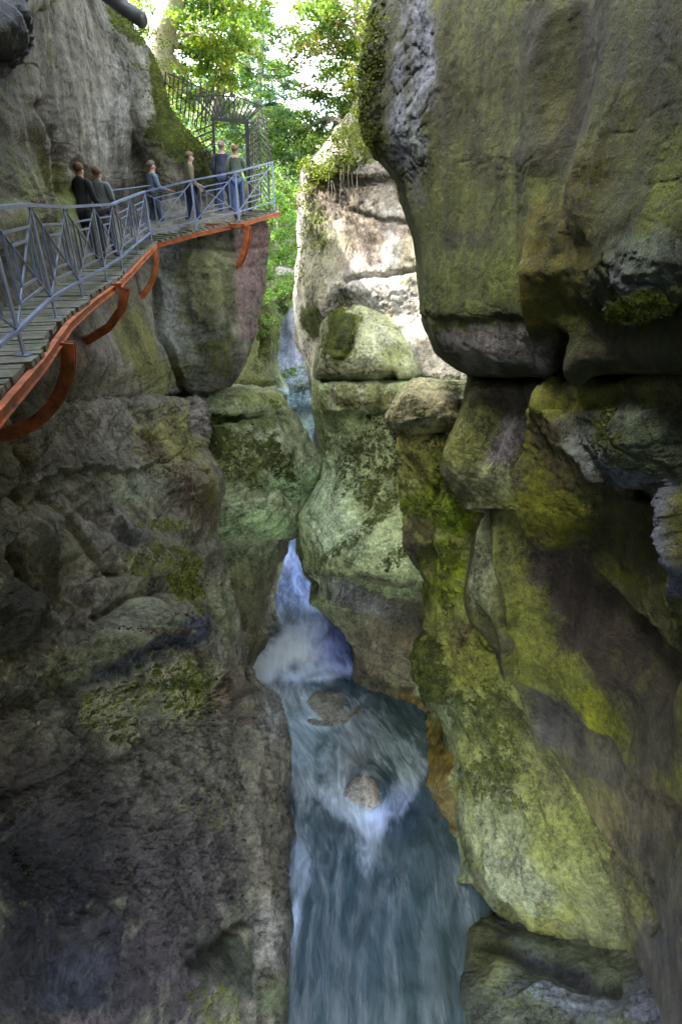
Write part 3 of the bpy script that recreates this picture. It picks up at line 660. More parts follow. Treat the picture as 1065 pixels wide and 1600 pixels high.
# ---- right middle wall with the scoops, flutes and the green fin
FIN=[(880,612),(862,650),(842,700),(831,740),(835,795),(850,830),(862,845)]
cliff('scooped_cliff', [
    (578,[(738,13),(772,12.4),(832,11.7),(884,11.2),(962,9.8),(1065,8.4),(1300,6.5)]),
    (596,[(736,9.6),(771,9.1),(831,8.5),(882,8.0),(961,6.75),(1065,5.5),(1300,4.1)]),
    (640,[(723,9.4),(764,8.9),(820,8.4),(872,7.8),(960,6.5),(1065,5.3),(1300,3.9)]),
    (700,[(700,9.5),(748,8.9),(805,8.5),(858,7.8),(955,6.5),(1065,5.2),(1300,3.8)]),
    (745,[(697,9.5),(744,8.9),(800,8.4),(852,7.7),(952,6.5),(1065,5.2),(1300,3.7)]),
    (785,[(724,9.3),(760,8.9),(804,8.3),(855,7.6),(955,6.5),(1065,5.1),(1300,3.6)]),
    (800,[(732,9.2),(762,8.85),(805,8.3),(858,7.6),(955,6.5),(1065,5.1),(1300,3.6)]),
    (850,[(727,9.1),(762,8.8),(812,8.3),(872,7.6),(962,6.6),(1065,5.0),(1300,3.5)]),
    (950,[(725,8.9),(766,8.5),(822,7.9),(892,7.25),(982,6.3),(1065,5.1),(1300,3.3)]),
    (1000,[(752,8.7),(785,8.3),(838,7.7),(902,7.0),(982,6.2),(1065,5.2),(1300,3.2)]),
    (1040,[(774,8.45),(802,8.1),(850,7.5),(910,6.9),(984,6.2),(1065,5.2),(1300,3.1)]),
    (1072,[(794,8.4),(820,8.0),(864,7.45),(916,6.85),(988,6.1),(1065,5.2),(1300,3.0)]),
    (1130,[(818,8.5),(846,8.1),(885,7.5),(932,6.8),(996,6.0),(1065,5.0),(1300,2.9)]),
    (1200,[(846,8.2),(876,7.7),(912,7.1),(956,6.4),(1010,5.6),(1065,4.75),(1300,2.7)]),
    (1290,[(890,7.6),(920,7.0),(952,6.4),(988,5.8),(1030,5.0),(1070,4.35),(1300,2.4)]),
    (1400,[(930,6.9),(958,6.3),(985,5.8),(1012,5.2),(1042,4.5),(1078,3.95),(1300,2.1)]),
    (1500,[(968,6.1),(992,5.5),(1012,5.0),(1032,4.5),(1052,4.0),(1082,3.5),(1300,1.8)]),
    (1640,[(1000,5.0),(1016,4.5),(1030,4.0),(1042,3.6),(1056,3.2),(1085,2.8),(1300,1.3)]),
  ], 360, 480, tone=0.72, frac=0, ribs=((790, 620, 8.6), (870, 1050, 7.4), 1.0, 0.05), stone=(.155,.16,.08), amp=0.35, grain=0.4, curl_l=-1, behind='r', upmoss=.1,
  label='smooth scooped right wall with green algae and a fin edge',
  sculpt=[('step',[(862,845),(850,830),(835,795),(831,740),(842,700),(862,650),(880,612)],3.0,75,0.40),
          ('step',[(895,612),(925,670),(955,735),(985,775)],5,45,0.22),
          ('step',[(730,797),(770,800),(810,808),(850,836),(900,862),(960,930),(1020,990),(1065,1020)],4,90,-0.42),
          ('crack',[(748,805),(762,870),(768,930),(790,1000),(800,1050)],5,-0.22),('bump',742,880,10,80,-4,0.12),('bump',775,880,8,100,-10,0.16),('bump',760,1000,12,60,-22,-0.35),
          ('step',[(770,810),(780,900),(795,980),(800,1060)],4,30,0.18),
          ('bump',850,960,70,110,-25,-0.35),('bump',770,660,36,60,25,-0.18),('step',[(818,600),(800,650),(770,720)],6,35,-0.1),
          ('bump',1010,680,70,60,0,0.3),('rough',1010,690,90,75,20,1.4),('step',[(960,745),(1000,770),(1040,800),(1065,960)],6,50,-0.2),('bump',1062,860,18,110,0,0.22),('rough',1058,870,26,130,0,1.4),('crack',[(905,600),(960,610),(1065,600)],8,0.12),
          ('step',[(800,1070),(870,1120),(940,1160),(1000,1230),(1065,1260)],8,60,-0.15),('crack',[(845,1190),(910,1280),(980,1370),(1020,1450)],9,-0.3),('rough',960,1380,70,80,40,1.6)],
  paint=[('s',5.,1.6,.2,(.19,.205,.075),.5),('s',15.,1.6,.2,(.09,.085,.06),.5),('c',780,640,40,50,0,(.14,.115,.105),.85),('c',790,690,30,60,35,(.40,.37,.375),.9),('c',830,630,30,50,20,(.27,.245,.225),.8),('c',735,690,34,55,20,(.28,.30,.125),.8),('c',770,760,60,30,20,(.42,.45,.27),.95),('c',815,745,22,12,-30,(.33,.27,.12),.6),('c',820,790,40,30,20,(.30,.33,.11),.9),
         ('c',885,740,50,130,0,(.20,.205,.055),.9),('c',905,700,40,70,0,(.115,.095,.055),.85),('c',900,800,60,45,20,(.225,.23,.05),.9),('c',960,800,30,110,0,(.075,.075,.035),.8),('c',970,880,60,60,30,(.095,.095,.04),.85),('c',960,900,50,14,30,(.185,.19,.04),.7),
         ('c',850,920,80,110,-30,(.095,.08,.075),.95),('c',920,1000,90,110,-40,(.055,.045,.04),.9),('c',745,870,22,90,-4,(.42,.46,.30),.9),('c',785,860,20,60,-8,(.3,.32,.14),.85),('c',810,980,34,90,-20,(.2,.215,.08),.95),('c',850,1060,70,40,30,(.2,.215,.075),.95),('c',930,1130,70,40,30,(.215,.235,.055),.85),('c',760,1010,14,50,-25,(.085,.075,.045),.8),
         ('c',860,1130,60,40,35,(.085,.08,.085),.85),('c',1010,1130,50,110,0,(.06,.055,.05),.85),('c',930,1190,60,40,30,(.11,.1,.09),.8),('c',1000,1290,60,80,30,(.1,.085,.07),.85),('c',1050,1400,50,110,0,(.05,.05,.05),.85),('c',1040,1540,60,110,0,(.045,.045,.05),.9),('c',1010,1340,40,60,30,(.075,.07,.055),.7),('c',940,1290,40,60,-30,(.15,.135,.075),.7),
         ('c',935,625,60,24,0,(.215,.225,.075),.85),('c',1010,690,75,60,20,(.13,.17,.115),.85),('c',990,640,60,14,0,(.33,.37,.3),.7),('c',940,690,22,50,-15,(.33,.36,.34),.7),('c',985,730,45,26,40,(.30,.33,.385),.9),('c',1050,770,26,40,0,(.29,.32,.38),.9),('m',1010,690,45,40,0,.45),('m',975,655,16,22,0,.9),
         ('c',1058,860,16,100,0,(.27,.29,.35),.9),('c',1030,900,16,80,-8,(.19,.2,.065),.8),('c',1020,860,8,80,0,(.05,.05,.035),.6),('m',1045,960,26,30,0,.35)])

# ---- right overhang
cliff('overhanging_cliff', [
    {'w': [(.9,12.5,12),(.9,11.4,12),(.9,10,12),(.3,8.2,12),(-1.4,6.4,12),(-2.6,5.1,12),(-3.2,3.7,12)]},  # unseen top shaped to lean in and darken the near gorge
    {'w': [(.75,12,8),(.95,11.0,8),(1.25,9.8,8),(1.2,8.1,8),(.6,6.35,8),(.1,5.1,8),(-.4,3.7,8)]},
    {'w': [(.72,11.6,5),(.98,10.7,4.8),(1.42,9.6,4.5),(1.74,8,4),(1.8,6.3,3.6),(1.7,5.1,3.2),(1.6,3.7,2.9)]},
    (-110,[(606,11.2),(650,10.4),(722,9.4),(830,7.9),(950,6.2),(1065,5.0),(1300,3.6)]),
    (0,[(592,11.2),(646,10.2),(720,9.2),(830,7.7),(950,6.0),(1065,4.8),(1300,3.4)]),
    (100,[(577,11.3),(640,10.2),(720,9.1),(830,7.6),(950,5.9),(1065,4.7),(1300,3.3)]),
    (200,[(575,11.4),(640,10.2),(722,9.1),(832,7.5),(950,5.8),(1065,4.6),(1300,3.3)]),
    (245,[(600,11.1),(652,10.1),(726,9.0),(834,7.4),(950,5.7),(1065,4.55),(1300,3.3)]),
    (285,[(632,10.6),(668,9.9),(734,8.9),(836,7.4),(950,5.65),(1065,4.5),(1300,3.3)]),
    (350,[(655,10.2),(690,9.5),(750,8.6),(840,7.3),(950,5.5),(1065,4.4),(1300,3.3)]),
    (430,[(662,10),(700,9.2),(760,8.3),(842,7.2),(950,5.6),(1065,4.45),(1300,3.3)]),
    (485,[(665,9.9),(702,9.1),(763,8.2),(850,7.2),(952,5.8),(1065,4.6),(1300,3.4)]),
    (510,[(669,9.9),(703,9.12),(764,8.2),(851,7.25),(953,5.85),(1065,4.65),(1300,3.5)]),
    (552,[(690,9.75),(714,9.1),(768,8.2),(853,7.3),(955,5.9),(1065,4.7),(1300,3.5)]),
    (576,[(716,9.7),(732,9.15),(774,8.3),(857,7.4),(958,6.0),(1065,4.8),(1300,3.6)]),
    (587,[(738,9.95),(752,9.5),(786,8.75),(866,7.8),(962,6.3),(1065,5.1),(1300,3.8)]),
    (590,[(742,12.2),(770,11.8),(816,11.3),(884,10.6),(969,9),(1065,7.5),(1300,5.4)]),
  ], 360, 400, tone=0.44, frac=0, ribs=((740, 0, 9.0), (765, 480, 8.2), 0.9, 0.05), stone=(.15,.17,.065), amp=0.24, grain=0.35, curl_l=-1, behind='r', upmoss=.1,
  label='huge dark green overhanging cliff on the right',
  sculpt=[('crack',[(838,-140),(838,250),(845,400),(848,520)],26,0.14),('crack',[(910,-140),(880,300),(880,480)],24,-0.10),('step',[(842,560),(838,500),(840,420)],10,60,0.12),('bump',870,545,18,50,-12,-0.45),('bump',905,560,18,40,0,0.2),
          ('step',[(666,492),(740,502),(800,495),(840,508)],8,70,-0.05),('bump',900,300,40,160,20,0.15),('bump',990,430,70,60,0,0.15),('rough',990,455,70,60,20,1.15),('rough',645,140,34,170,0,.8),('step',[(930,480),(970,512),(1030,492),(1065,470)],6,40,-0.15),
          ('rough',585,120,18,140,0,1.8),('bump',640,330,14,60,-20,0.1)],
  paint=[('s',3.,1.3,.13,(.19,.23,.06),.7),('s',9.,1.0,.12,(.075,.08,.04),.7),('c',610,120,20,150,0,(.2,.21,.17),.7),('c',650,90,32,120,0,(.50,.54,.64),.9),('c',640,220,30,60,-15,(.46,.50,.58),.85),('c',650,280,14,40,-15,(.15,.16,.19),.8),('m',584,130,13,130,2,1.1),('m',600,60,16,60,0,.5),
         ('c',695,130,22,160,0,(.085,.08,.055),.8),('c',740,130,40,170,0,(.175,.19,.085),.8),('c',735,210,30,60,0,(.09,.085,.05),.55),('c',760,250,40,26,0,(.10,.095,.055),.75),('c',725,300,60,60,0,(.18,.2,.085),.7),('c',730,375,50,18,-15,(.095,.095,.06),.75),('c',720,440,70,50,0,(.22,.25,.11),.85),('c',790,330,34,120,0,(.22,.245,.105),.8),('c',800,440,45,50,0,(.235,.275,.09),.85),
         ('c',760,270,30,20,0,(.1,.095,.06),.5),('c',870,210,46,70,25,(.085,.07,.05),.75),('c',860,100,110,110,0,(.09,.085,.05),.65),('c',960,60,130,100,0,(.05,.045,.028),.75),('c',880,400,50,140,12,(.23,.205,.045),.9),('c',950,240,34,140,25,(.13,.125,.035),.8),('c',1010,170,60,90,25,(.075,.07,.03),.7),('c',1030,300,50,110,15,(.17,.2,.045),.85),('c',985,300,22,120,25,(.06,.055,.03),.6),  # darkest patches put the upper right shade of the overhang into its colour
         ('s',17.,3.2,.12,(.20,.225,.08),.35),('s',27.,3.6,.12,(.07,.075,.04),.4),('c',760,545,100,34,8,(.40,.375,.36),.95),('c',830,550,26,45,-15,(.42,.39,.37),.8),('c',868,560,14,34,-10,(.085,.07,.05),.85),('c',970,545,90,34,0,(.115,.11,.065),.9),('c',990,450,70,55,15,(.17,.205,.13),.9),('c',1010,400,60,50,0,(.24,.28,.24),.75),('m',1000,480,60,28,-8,.85),('c',1000,440,40,20,30,(.29,.31,.36),.5)])
# ================================================================= THE RIVER
def make_water():
    m, nt, b = new_mat('river_water'); N = NT(nt)
    fl = N.attr('flow', 'Vector'); foam = N.attr('foam', 'Fac'); hue = N.attr('stone')
    s1 = N.noise(N.map(fl, (2.8, 0.8, 1)), 1.0, 5, 0.6, 2.2)
    s2 = N.noise(N.map(fl, (9, 0.8, 1)), 1.0, 4, 0.6, 0.8)
    s3 = N.noise(N.map(fl, (1.3, 0.55, 1), (3, 7, 0)), 1.0, 4, 0.55, 2.5)
    st = N.math('ADD', N.math('MULTIPLY', s1, 0.5), N.math('ADD', N.math('MULTIPLY', s2, 0.12), N.math('MULTIPLY', s3, 0.3)))
    f = N.math('ADD', N.math('MULTIPLY', foam, 0.9), N.remap(st, 0.32, 0.70, -0.15, 0.17))
    f = N.remap(f, 0.06, 0.95, 0.0, 1.0)
    deep = N.mix(N.remap(s3, 0.3, 0.7), (0.028, 0.046, 0.046, 1), (0.055, 0.080, 0.082, 1))
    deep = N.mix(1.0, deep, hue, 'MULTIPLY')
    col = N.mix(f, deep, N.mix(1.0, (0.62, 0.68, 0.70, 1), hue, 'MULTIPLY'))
    nt.links.new(col, b.inputs['Base Color'])
    nt.links.new(N.remap(f, 0, 0.6, 0.24, 0.7), b.inputs['Roughness'])
    b.inputs['IOR'].default_value = 1.33
    nt.links.new(N.bump(N.math('ADD', s1, N.math('MULTIPLY', s2, 0.3)), 0.22, 0.10), b.inputs['Normal'])
    return m
WATER = make_water()
_cy = np.array([-4, 5, 7, 9, 11, 13, 15, 17, 19, 21, 24, 36]); _cx = np.array([.6, .7, .7, .75, .7, .1, -1.0, -1.6, -1.7, -1.9, -2.3, -3.4])
ROCKS = [(.70, 11.0, .62), (-.55, 14.6, .9)]
def river():
    nx, ny = 150, 380
    X, Y = np.meshgrid(np.linspace(-8, 8, nx), np.linspace(-4, 34, ny))
    x, y = X.ravel(), Y.ravel(); n = len(x)
    psi = x - np.interp(y, _cy, _cx); phi = y.copy()
    for bx, by, r in ROCKS:
        dx, dy = x - bx, y - by; r2 = dx*dx + dy*dy + 0.05
        k = np.exp(-np.maximum(dy*-1, 0)*0.12)
        psi += -dx * np.minimum(r*r / r2, 1.0) * 0.5 * k
        phi += dy * np.minimum(r*r / r2, 1.0) * 0.3
    fl = np.stack((psi, phi, np.zeros(n)), 1)
    z = WATER_Z + 0.2 * sstep(15.0, 17.5, y) + 0.5 * sstep(21, 26, y)
    z += fbm(np.stack((psi*1.6, phi*0.5, psi*0), 1), 1.0, 4, .5, 3.) * 0.07 + fbm(np.stack((psi*.7, phi*0.35, psi*0), 1), 1.0, 2, .5, 13.) * 0.08
    for bx, by, r in ROCKS:
        d = np.hypot((x-bx), (y-by-0.25*r)); z += 0.14 * np.exp(-((d - r*1.0)/0.28)**2)
        z -= 0.12*np.exp(-(((x-bx)/(.7*r))**2 + ((y-by+1.2*r)/(1.1*r))**2))
    V = np.stack((x, y, z), 1); q = project(V)
    foam = np.full(n, 0.07); hue = np.ones((n, 3))
    wob = fbm(np.stack((psi*1.5, phi*.6, psi*0), 1), 1.0, 4, .6, 31.)
    for cx, cy, rx, ry, rot, a in [(470,920,60,100,0,.55),(480,1015,75,45,0,.72),(535,985,46,66,0,.52),(450,1012,70,26,-38,.95),(410,1050,34,26,-20,1.0),(500,1052,70,16,-6,.85),(430,1100,30,40,-20,.6),(490,1110,70,50,30,.5),(470,1180,40,110,0,.50),
                                   (540,1170,60,90,20,.42),(610,1150,60,70,-20,.38),(630,1235,28,64,35,.5),(530,1250,28,54,-35,.58),(575,1290,34,34,0,.7),(570,1330,22,50,0,.45),(460,1440,12,60,8,.85),(465,1340,30,90,0,.38),(530,1360,60,90,0,.22),(640,1110,50,40,0,.12),
                                   (680,1350,40,130,0,.02),(580,1500,150,130,0,.0)]:
        w = sstep(1.3, 0.4, ell(q, cx, cy, rx, ry, rot) + wob*0.22); foam = np.maximum(foam*(1-w*.0), a*w + foam*(1-w)) if a > .2 else foam*(1-w) + a*w
    for cx, cy, rx, ry, c in [(470,900,60,90,(.5,.62,1.3)),(545,1000,60,80,(.5,.58,1.35)),(480,1060,60,24,(.8,.9,1.15)),(520,1420,160,190,(.8,.95,1.25)),(480,1150,60,80,(.82,1.0,1.1)),(640,1150,60,90,(.9,1.0,.85)),(620,1270,60,50,(.75,.85,1.3))]:  # bluish blobs stand for sky reflection, painted into the water colour
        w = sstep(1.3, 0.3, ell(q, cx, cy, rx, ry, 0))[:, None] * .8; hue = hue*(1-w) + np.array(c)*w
    idx = np.arange(n).reshape(ny, nx)
    Q = np.stack((idx[:-1, :-1], idx[:-1, 1:], idx[1:, 1:], idx[1:, :-1]), -1).reshape(-1, 4)
    me = mesh_np('river', V, Q)
    a = me.attributes.new('flow', 'FLOAT_VECTOR', 'POINT'); a.data.foreach_set('vector', fl.astype(np.float32).ravel())
    set_float(me, 'foam', foam)
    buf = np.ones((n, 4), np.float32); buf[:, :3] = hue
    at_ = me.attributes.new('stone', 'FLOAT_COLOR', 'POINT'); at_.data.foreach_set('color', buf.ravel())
    tag(link_mesh('river', me, WATER), 'fast blue grey river with silky white foam in the gorge bed', None, None, 'structure')
river()

def boulder(name, label, c, rad, seed, col, wetv=.5, peak=0.0, sub=5, moss=0.0, paint2=None):
    bm = bmesh.new(); bmesh.ops.create_icosphere(bm, subdivisions=sub, radius=1.0)
    V = np.array([v.co[:] for v in bm.verts]); F_ = np.array([[v.index for v in f.verts] for f in bm.faces]); bm.free()
    N0 = V.copy()
    # facets: clip with random planes so that it reads as broken stone
    rs = np.random.RandomState(seed)
    for _ in range(9):
        d = rs.normal(size=3); d /= np.linalg.norm(d); h = rs.uniform(.62, .9)
        t = np.maximum(V @ d - h, 0); V -= np.outer(t, d)*.85
    V[:, 2] += peak * np.exp(-((V[:, 0]+.1)**2 + V[:, 1]**2) * 5) * (V[:, 2] > 0)
    if peak: V[:, :2] *= (1 - .62*np.clip(V[:, 2], 0, 1.4))[:, None]
    P = V * np.array(rad) + np.array(c)
    D = fbm(P, 1.4, 4, .55, seed) * .10 + ridged(P*np.array((1, 1, .5)), 4, 4, .6, seed) * .05
    V = P + N0 * (D * min(rad) * 1.1)[:, None]
    me = mesh_np(name, V, F_)
    n = len(V); cc = np.tile(np.array(col, float), (n, 1))
    if paint2 is not None:
        w = sstep(-.2, .5, fbm(P, 1.6, 4, .6, seed+4.))[:, None]; cc = cc*(1-w) + np.array(paint2)*w
    set_color(me, 'stone', cc); set_float(me, 'moss', np.full(n, moss)); set_float(me, 'wet', np.full(n, wetv)); set_float(me, 'grain', np.full(n, .7))
    return tag(link_mesh(name, me, ROCK), label, 'boulder')
boulder('boulder', 'pale pointed boulder splitting the white water in midstream', (.70, 11.0, -16.05), (.85, .62, .62), 4, (.34,.33,.28), .5, .75, paint2=(.26,.22,.17))
boulder('boulder', 'low wide brown boulder almost washed over by foam upstream of the pointed one', (-.45, 14.45, -16.16), (1.35, .8, .34), 9, (.21,.205,.16), .9, 0, paint2=(.15,.145,.11))
_b = cliff('boulder', [
    (597,[(668,14.0),(690,13.5),(715,13.4),(738,13.6)]),
    (603,[(642,13.5),(674,13.0),(710,12.8),(744,13.0)]),
    (625,[(622,13.1),(656,12.5),(702,12.3),(748,12.5)]),
    (650,[(611,13),(650,12.3),(700,12.1),(748,12.3)]),
    (670,[(617,13),(652,12.35),(700,12.15),(745,12.4)]),
    (684,[(632,13.2),(662,12.7),(702,12.5),(740,12.8)]),
    (694,[(640,14),(666,13.6),(702,13.4),(736,13.7)]),
  ], 110, 100, stone=(.42,.40,.26), amp=1.3, grain=.9, curl_l=-1, curl_r=1, upmoss=.25, wet=.05, kind=None, cat='boulder',
  label='big cream coloured boulder wedged between the fluted bulge and the right wall',
  sculpt=[('crack',[(655,612),(690,640),(700,680)],4,-0.1),('step',[(620,668),(660,660),(700,668)],4,30,-.15)],
  paint=[('c',690,630,40,24,0,(.47,.43,.3),.8),('m',645,640,30,20,0,.3),('m',710,605,30,8,0,.4),('c',640,668,30,12,0,(.33,.35,.25),.7)])

def waterfall():
    bm = MB(); rs = random.Random(3)
    nx, ny = 14, 40; V = []; 
    L = [(470,692,26.2),(478,700,25.4),(488,716,24.9),(498,732,24.3),(507,748,23.6),(512,765,22.8)]
    Rr = [(486,688,26.2),(496,698,25.4),(507,712,24.9),(518,730,24.3),(524,748,23.6),(530,765,22.8)]
    A = crom(np.array([at(*p) for p in L]), ny); B = crom(np.array([at(*p) for p in Rr]), ny)
    t = np.linspace(0, 1, nx)[None, :, None]
    S = A[:, None]*(1-t) + B[:, None]*t
    P = S.reshape(-1, 3); fl = np.stack(np.meshgrid(np.linspace(0, 2.0, nx), np.linspace(0, 6, ny)), -1).reshape(-1, 2)
    P[:, 2] += fbm(np.stack((fl[:, 0]*3, fl[:, 1]*.5, fl[:, 0]*0), 1), 1.0, 3, .5, 2.)*.12
    idx = np.arange(nx*ny).reshape(ny, nx)
    Q = np.stack((idx[:-1, :-1], idx[1:, :-1], idx[1:, 1:], idx[:-1, 1:]), -1).reshape(-1, 4)
    me = mesh_np('waterfall', P, Q)
    a = me.attributes.new('flow', 'FLOAT_VECTOR', 'POINT'); a.data.foreach_set('vector', np.concatenate((fl, fl[:, :1]*0), 1).astype(np.float32).ravel())
    set_float(me, 'foam', np.full(len(P), .5)); set_color(me, 'stone', np.tile((.75,.9,1.2), (len(P), 1)))
    tag(link_mesh('waterfall', me, WATER), 'thin blue white cascade far up the gorge', None, None, 'structure')
waterfall()
# ================================================================= THE WALKWAY
def simple_mat(name, col, rough=.5, metal=0.0, var=.25, scale=6, bump=.2, dirt=None):
    m, nt, b = new_mat(name); N = NT(nt); P = N.obj()
    n1 = N.noise(P, scale, 7, .65); n2 = N.noise(P, scale*6, 4, .7)
    v = N.math('ADD', N.remap(n1, .3, .7, 1-var, 1+var), N.remap(n2, .3, .7, -var*.5, var*.5))
    c = N.hsv(rgb(col), v)
    if dirt: c = N.mix(N.remap(N.noise(P, scale*.7, 8, .7), .52, .68), c, rgb(dirt))
    nt.links.new(c, b.inputs['Base Color']); b.inputs['Metallic'].default_value = metal
    nt.links.new(N.remap(n1, .3, .7, rough-.1, min(1, rough+.15)), b.inputs['Roughness'])
    if bump: nt.links.new(N.bump(n2, bump, .01), b.inputs['Normal'])
    return m
RAIL = simple_mat('blue_grey_paint', (.20,.245,.38), .38, 0.0, .22, 5, .15, (.17,.19,.23))
ORANGE = simple_mat('orange_paint', (.42,.11,.03), .55, 0.0, .45, 5, .4, (.11,.035,.02))
IRON = simple_mat('dark_iron', (.03,.028,.027), .6, .0, .3, 6, .2, (.05,.035,.025))
PLASTIC = simple_mat('black_pipe', (.035,.036,.035), .5, 0, .3, 5, .1, (.06,.06,.05))

def wood_mat():
    m, nt, b = new_mat('weathered_boards'); N = NT(nt); P = N.obj()
    g = N.noise(N.map(P, (2, 14, 2), (0,0,0), (0,0,.15)), 1.5, 8, .65); n = N.noise(P, 1.6, 6, .6); f = N.noise(P, 25, 4, .7)
    c = N.mix(N.remap(g, .3, .7), (.10,.105,.08,1), (.235,.235,.18,1))
    c = N.mix(N.remap(n, .48, .66), c, (.09,.115,.045,1)); c = N.hsv(c, N.remap(f, .3, .7, .75, 1.25))
    nt.links.new(c, b.inputs['Base Color']); b.inputs['Roughness'].default_value = .85
    nt.links.new(N.bump(N.math('ADD', g, f), .5, .02), b.inputs['Normal'])
    return m
WOOD = wood_mat()

def bottom(px, py, Y): return Vector(at(px, py, Y))
POST = [Vector((-1.75, -2.2, -1.2)), Vector((-1.8, -.4, -1.2)), Vector((-1.95, 1.4, -1.19)), Vector((-2.30, 3.15, -1.18)), Vector((-2.71, 4.9, -1.17)), bottom(88,495,6.6), bottom(129.5,464,8.35), bottom(167.5,439,10.05), bottom(192,420,11.9), bottom(216,396,13.9), bottom(237.5,377,15.9),
        bottom(307.5,359,16.3), bottom(373.6,344.5,16.8), bottom(429,328,17.4)]
RH = 1.1
OUT = []   # outward (towards the river) direction at each post
for i, p in enumerate(POST):
    a = POST[max(i-1, 0)]; c = POST[min(i+1, len(POST)-1)]
    d = (c - a); d.z = 0; d.normalize(); OUT.append(Vector((d.y, -d.x, 0)))
walk = thing('walkway', 'rising plank walkway on an orange beam bolted along the left cliff', 'walkway', tuple(POST[5]))
rail = thing('railing', 'blue grey metal railing with crossed panels along the walkway edge', 'railing', tuple(POST[5]))
def put(mb, name, mat, parent, smooth=False):
    """builds in world coordinates and parents without moving"""
    o = mb.build(name, mat, parent, smooth); o.matrix_parent_inverse = Matrix.Translation(-parent.location); return o
def put_rot(o, parent): o.parent = parent; o.matrix_parent_inverse = Matrix.Translation(-parent.location); return o

def lerp_path(pts, step):
    out = []
    for i in range(len(pts)-1):
        L = (pts[i+1]-pts[i]).length; n = max(1, round(L/step))
        for k in range(n): out.append((pts[i].lerp(pts[i+1], (k+.5)/n), i, (k+.5)/n, L/n))
    return out
deck = MB(); rd = random.Random(5)
for p, i, f, w in lerp_path(POST, .152):
    o = OUT[i].lerp(OUT[i+1], f).normalized(); along = Vector((-o.y, o.x, 0)); slope = (POST[i+1].z-POST[i].z)/max((POST[i+1]-POST[i]).length, .01)
    grp = int(p.y*1.1)
    ext = .05 + (.06*((grp*7) % 3)/2 if i < 8 else .03) + rd.uniform(-.015, .02)
    width = 1.35 + (.9 if i >= 10 else 0) + rd.uniform(-.03, .03)
    a = p + o*ext; c = p - o*width
    zj = rd.uniform(-.008, .008)
    a = a + Vector((0,0,-.03+zj)); c = c + Vector((0,0,-.03+zj+rd.uniform(-.006,.006)))
    deck.bar(a, c, w - rd.uniform(.012,.03), .055)
put(deck, 'deck', WOOD, walk)
beam = MB(); stringer = MB(); shoe = MB()
for i in range(len(POST)-1):
    a = POST[i] + OUT[i]*.115 + Vector((0,0,-.105)); b_ = POST[i+1] + OUT[i+1]*.115 + Vector((0,0,-.105))
    if i == len(POST)-2: b_ = b_ + (b_-a).normalized()*.12
    beam.bar(a, b_, .014, .075); beam.bar(a+Vector((0,0,.042)), b_+Vector((0,0,.042)), .06, .010); beam.bar(a-Vector((0,0,.042)), b_-Vector((0,0,.042)), .06, .010)
    a2 = POST[i] - OUT[i]*1.0 + Vector((0,0,-.16)); b2 = POST[i+1] - OUT[i+1]*1.0 + Vector((0,0,-.16))
    stringer.bar(a2, b2, .1, .16)
put(beam, 'beam', ORANGE, walk); put(stringer, 'beam', ORANGE, walk)
def bracket(outer, inner, label, facet=14, arm=False, width=.10):
    """curved steel arm: down from the outer beam and in to the rock face"""
    mb = MB(); o = Vector(outer); n = Vector(inner)
    h = Vector((n.x-o.x, n.y-o.y, 0)); hl = h.length; h.normalize(); drop = o.z - n.z
    pts = []
    for k in range(facet+1):
        t = k/facet*math.pi/2
        pts.append(o + h*(hl*(1-math.cos(t))**.9) + Vector((0,0,-drop*math.sin(t))))
    pts.append(n + h*.35 + Vector((0,0,-.02)))
    side = h.cross(Vector((0,0,1))).normalized()
    prof = []
    for k, p in enumerate(pts):
        t = (pts[min(k+1,len(pts)-1)]-pts[max(k-1,0)]).normalized(); nn = side.cross(t).normalized()
        prof.append((p, nn))
    dep = .13
    def strip(off_s, w, d0, d1):
        b0 = len(mb.v)
        for p, nn in prof:
            for s, d in ((off_s-w/2,d0),(off_s+w/2,d0),(off_s+w/2,d1),(off_s-w/2,d1)): mb.v.append(tuple(p + side*s + nn*d))
        for k in range(len(prof)-1):
            for j in range(4):
                j2 = (j+1) % 4; mb.f.append((b0+k*4+j, b0+k*4+j2, b0+k*4+4+j2, b0+k*4+4+j))
        mb.f.append((b0+3,b0+2,b0+1,b0)); e = b0+(len(prof)-1)*4; mb.f.append((e,e+1,e+2,e+3))
    strip(0, width, -.012, .012); strip(-width/2+.01, .02, -dep+.012, -.012); strip(width/2-.01, .02, -dep+.012, -.012)
    if arm:
        mb.bar(o + Vector((0,0,.0)), Vector((n.x, n.y, o.z)) + h*.3, .1, .1)
        mb.bar(Vector((n.x, n.y, o.z)) - h*.03, n - h*.03, .05, .08)
    ob = put(mb, 'bracket', ORANGE, walk); ob['label'] = label
bracket(at(97,534,5.9), at(-8,672,5.75), 'long curved rusty bracket nearest the viewer')
bracket(at(191,447,10.0), at(101,533,9.8), 'angular bent bracket with flat facets', 4, True, .2)
bracket(at(240,392,15.4), at(200,468,15.1), 'slim curved bracket under the bend')
bracket(at(384,353,16.45), at(345,428,16.75), 'bright orange bracket with an upright inner bar under the far end', 12, True, .14)

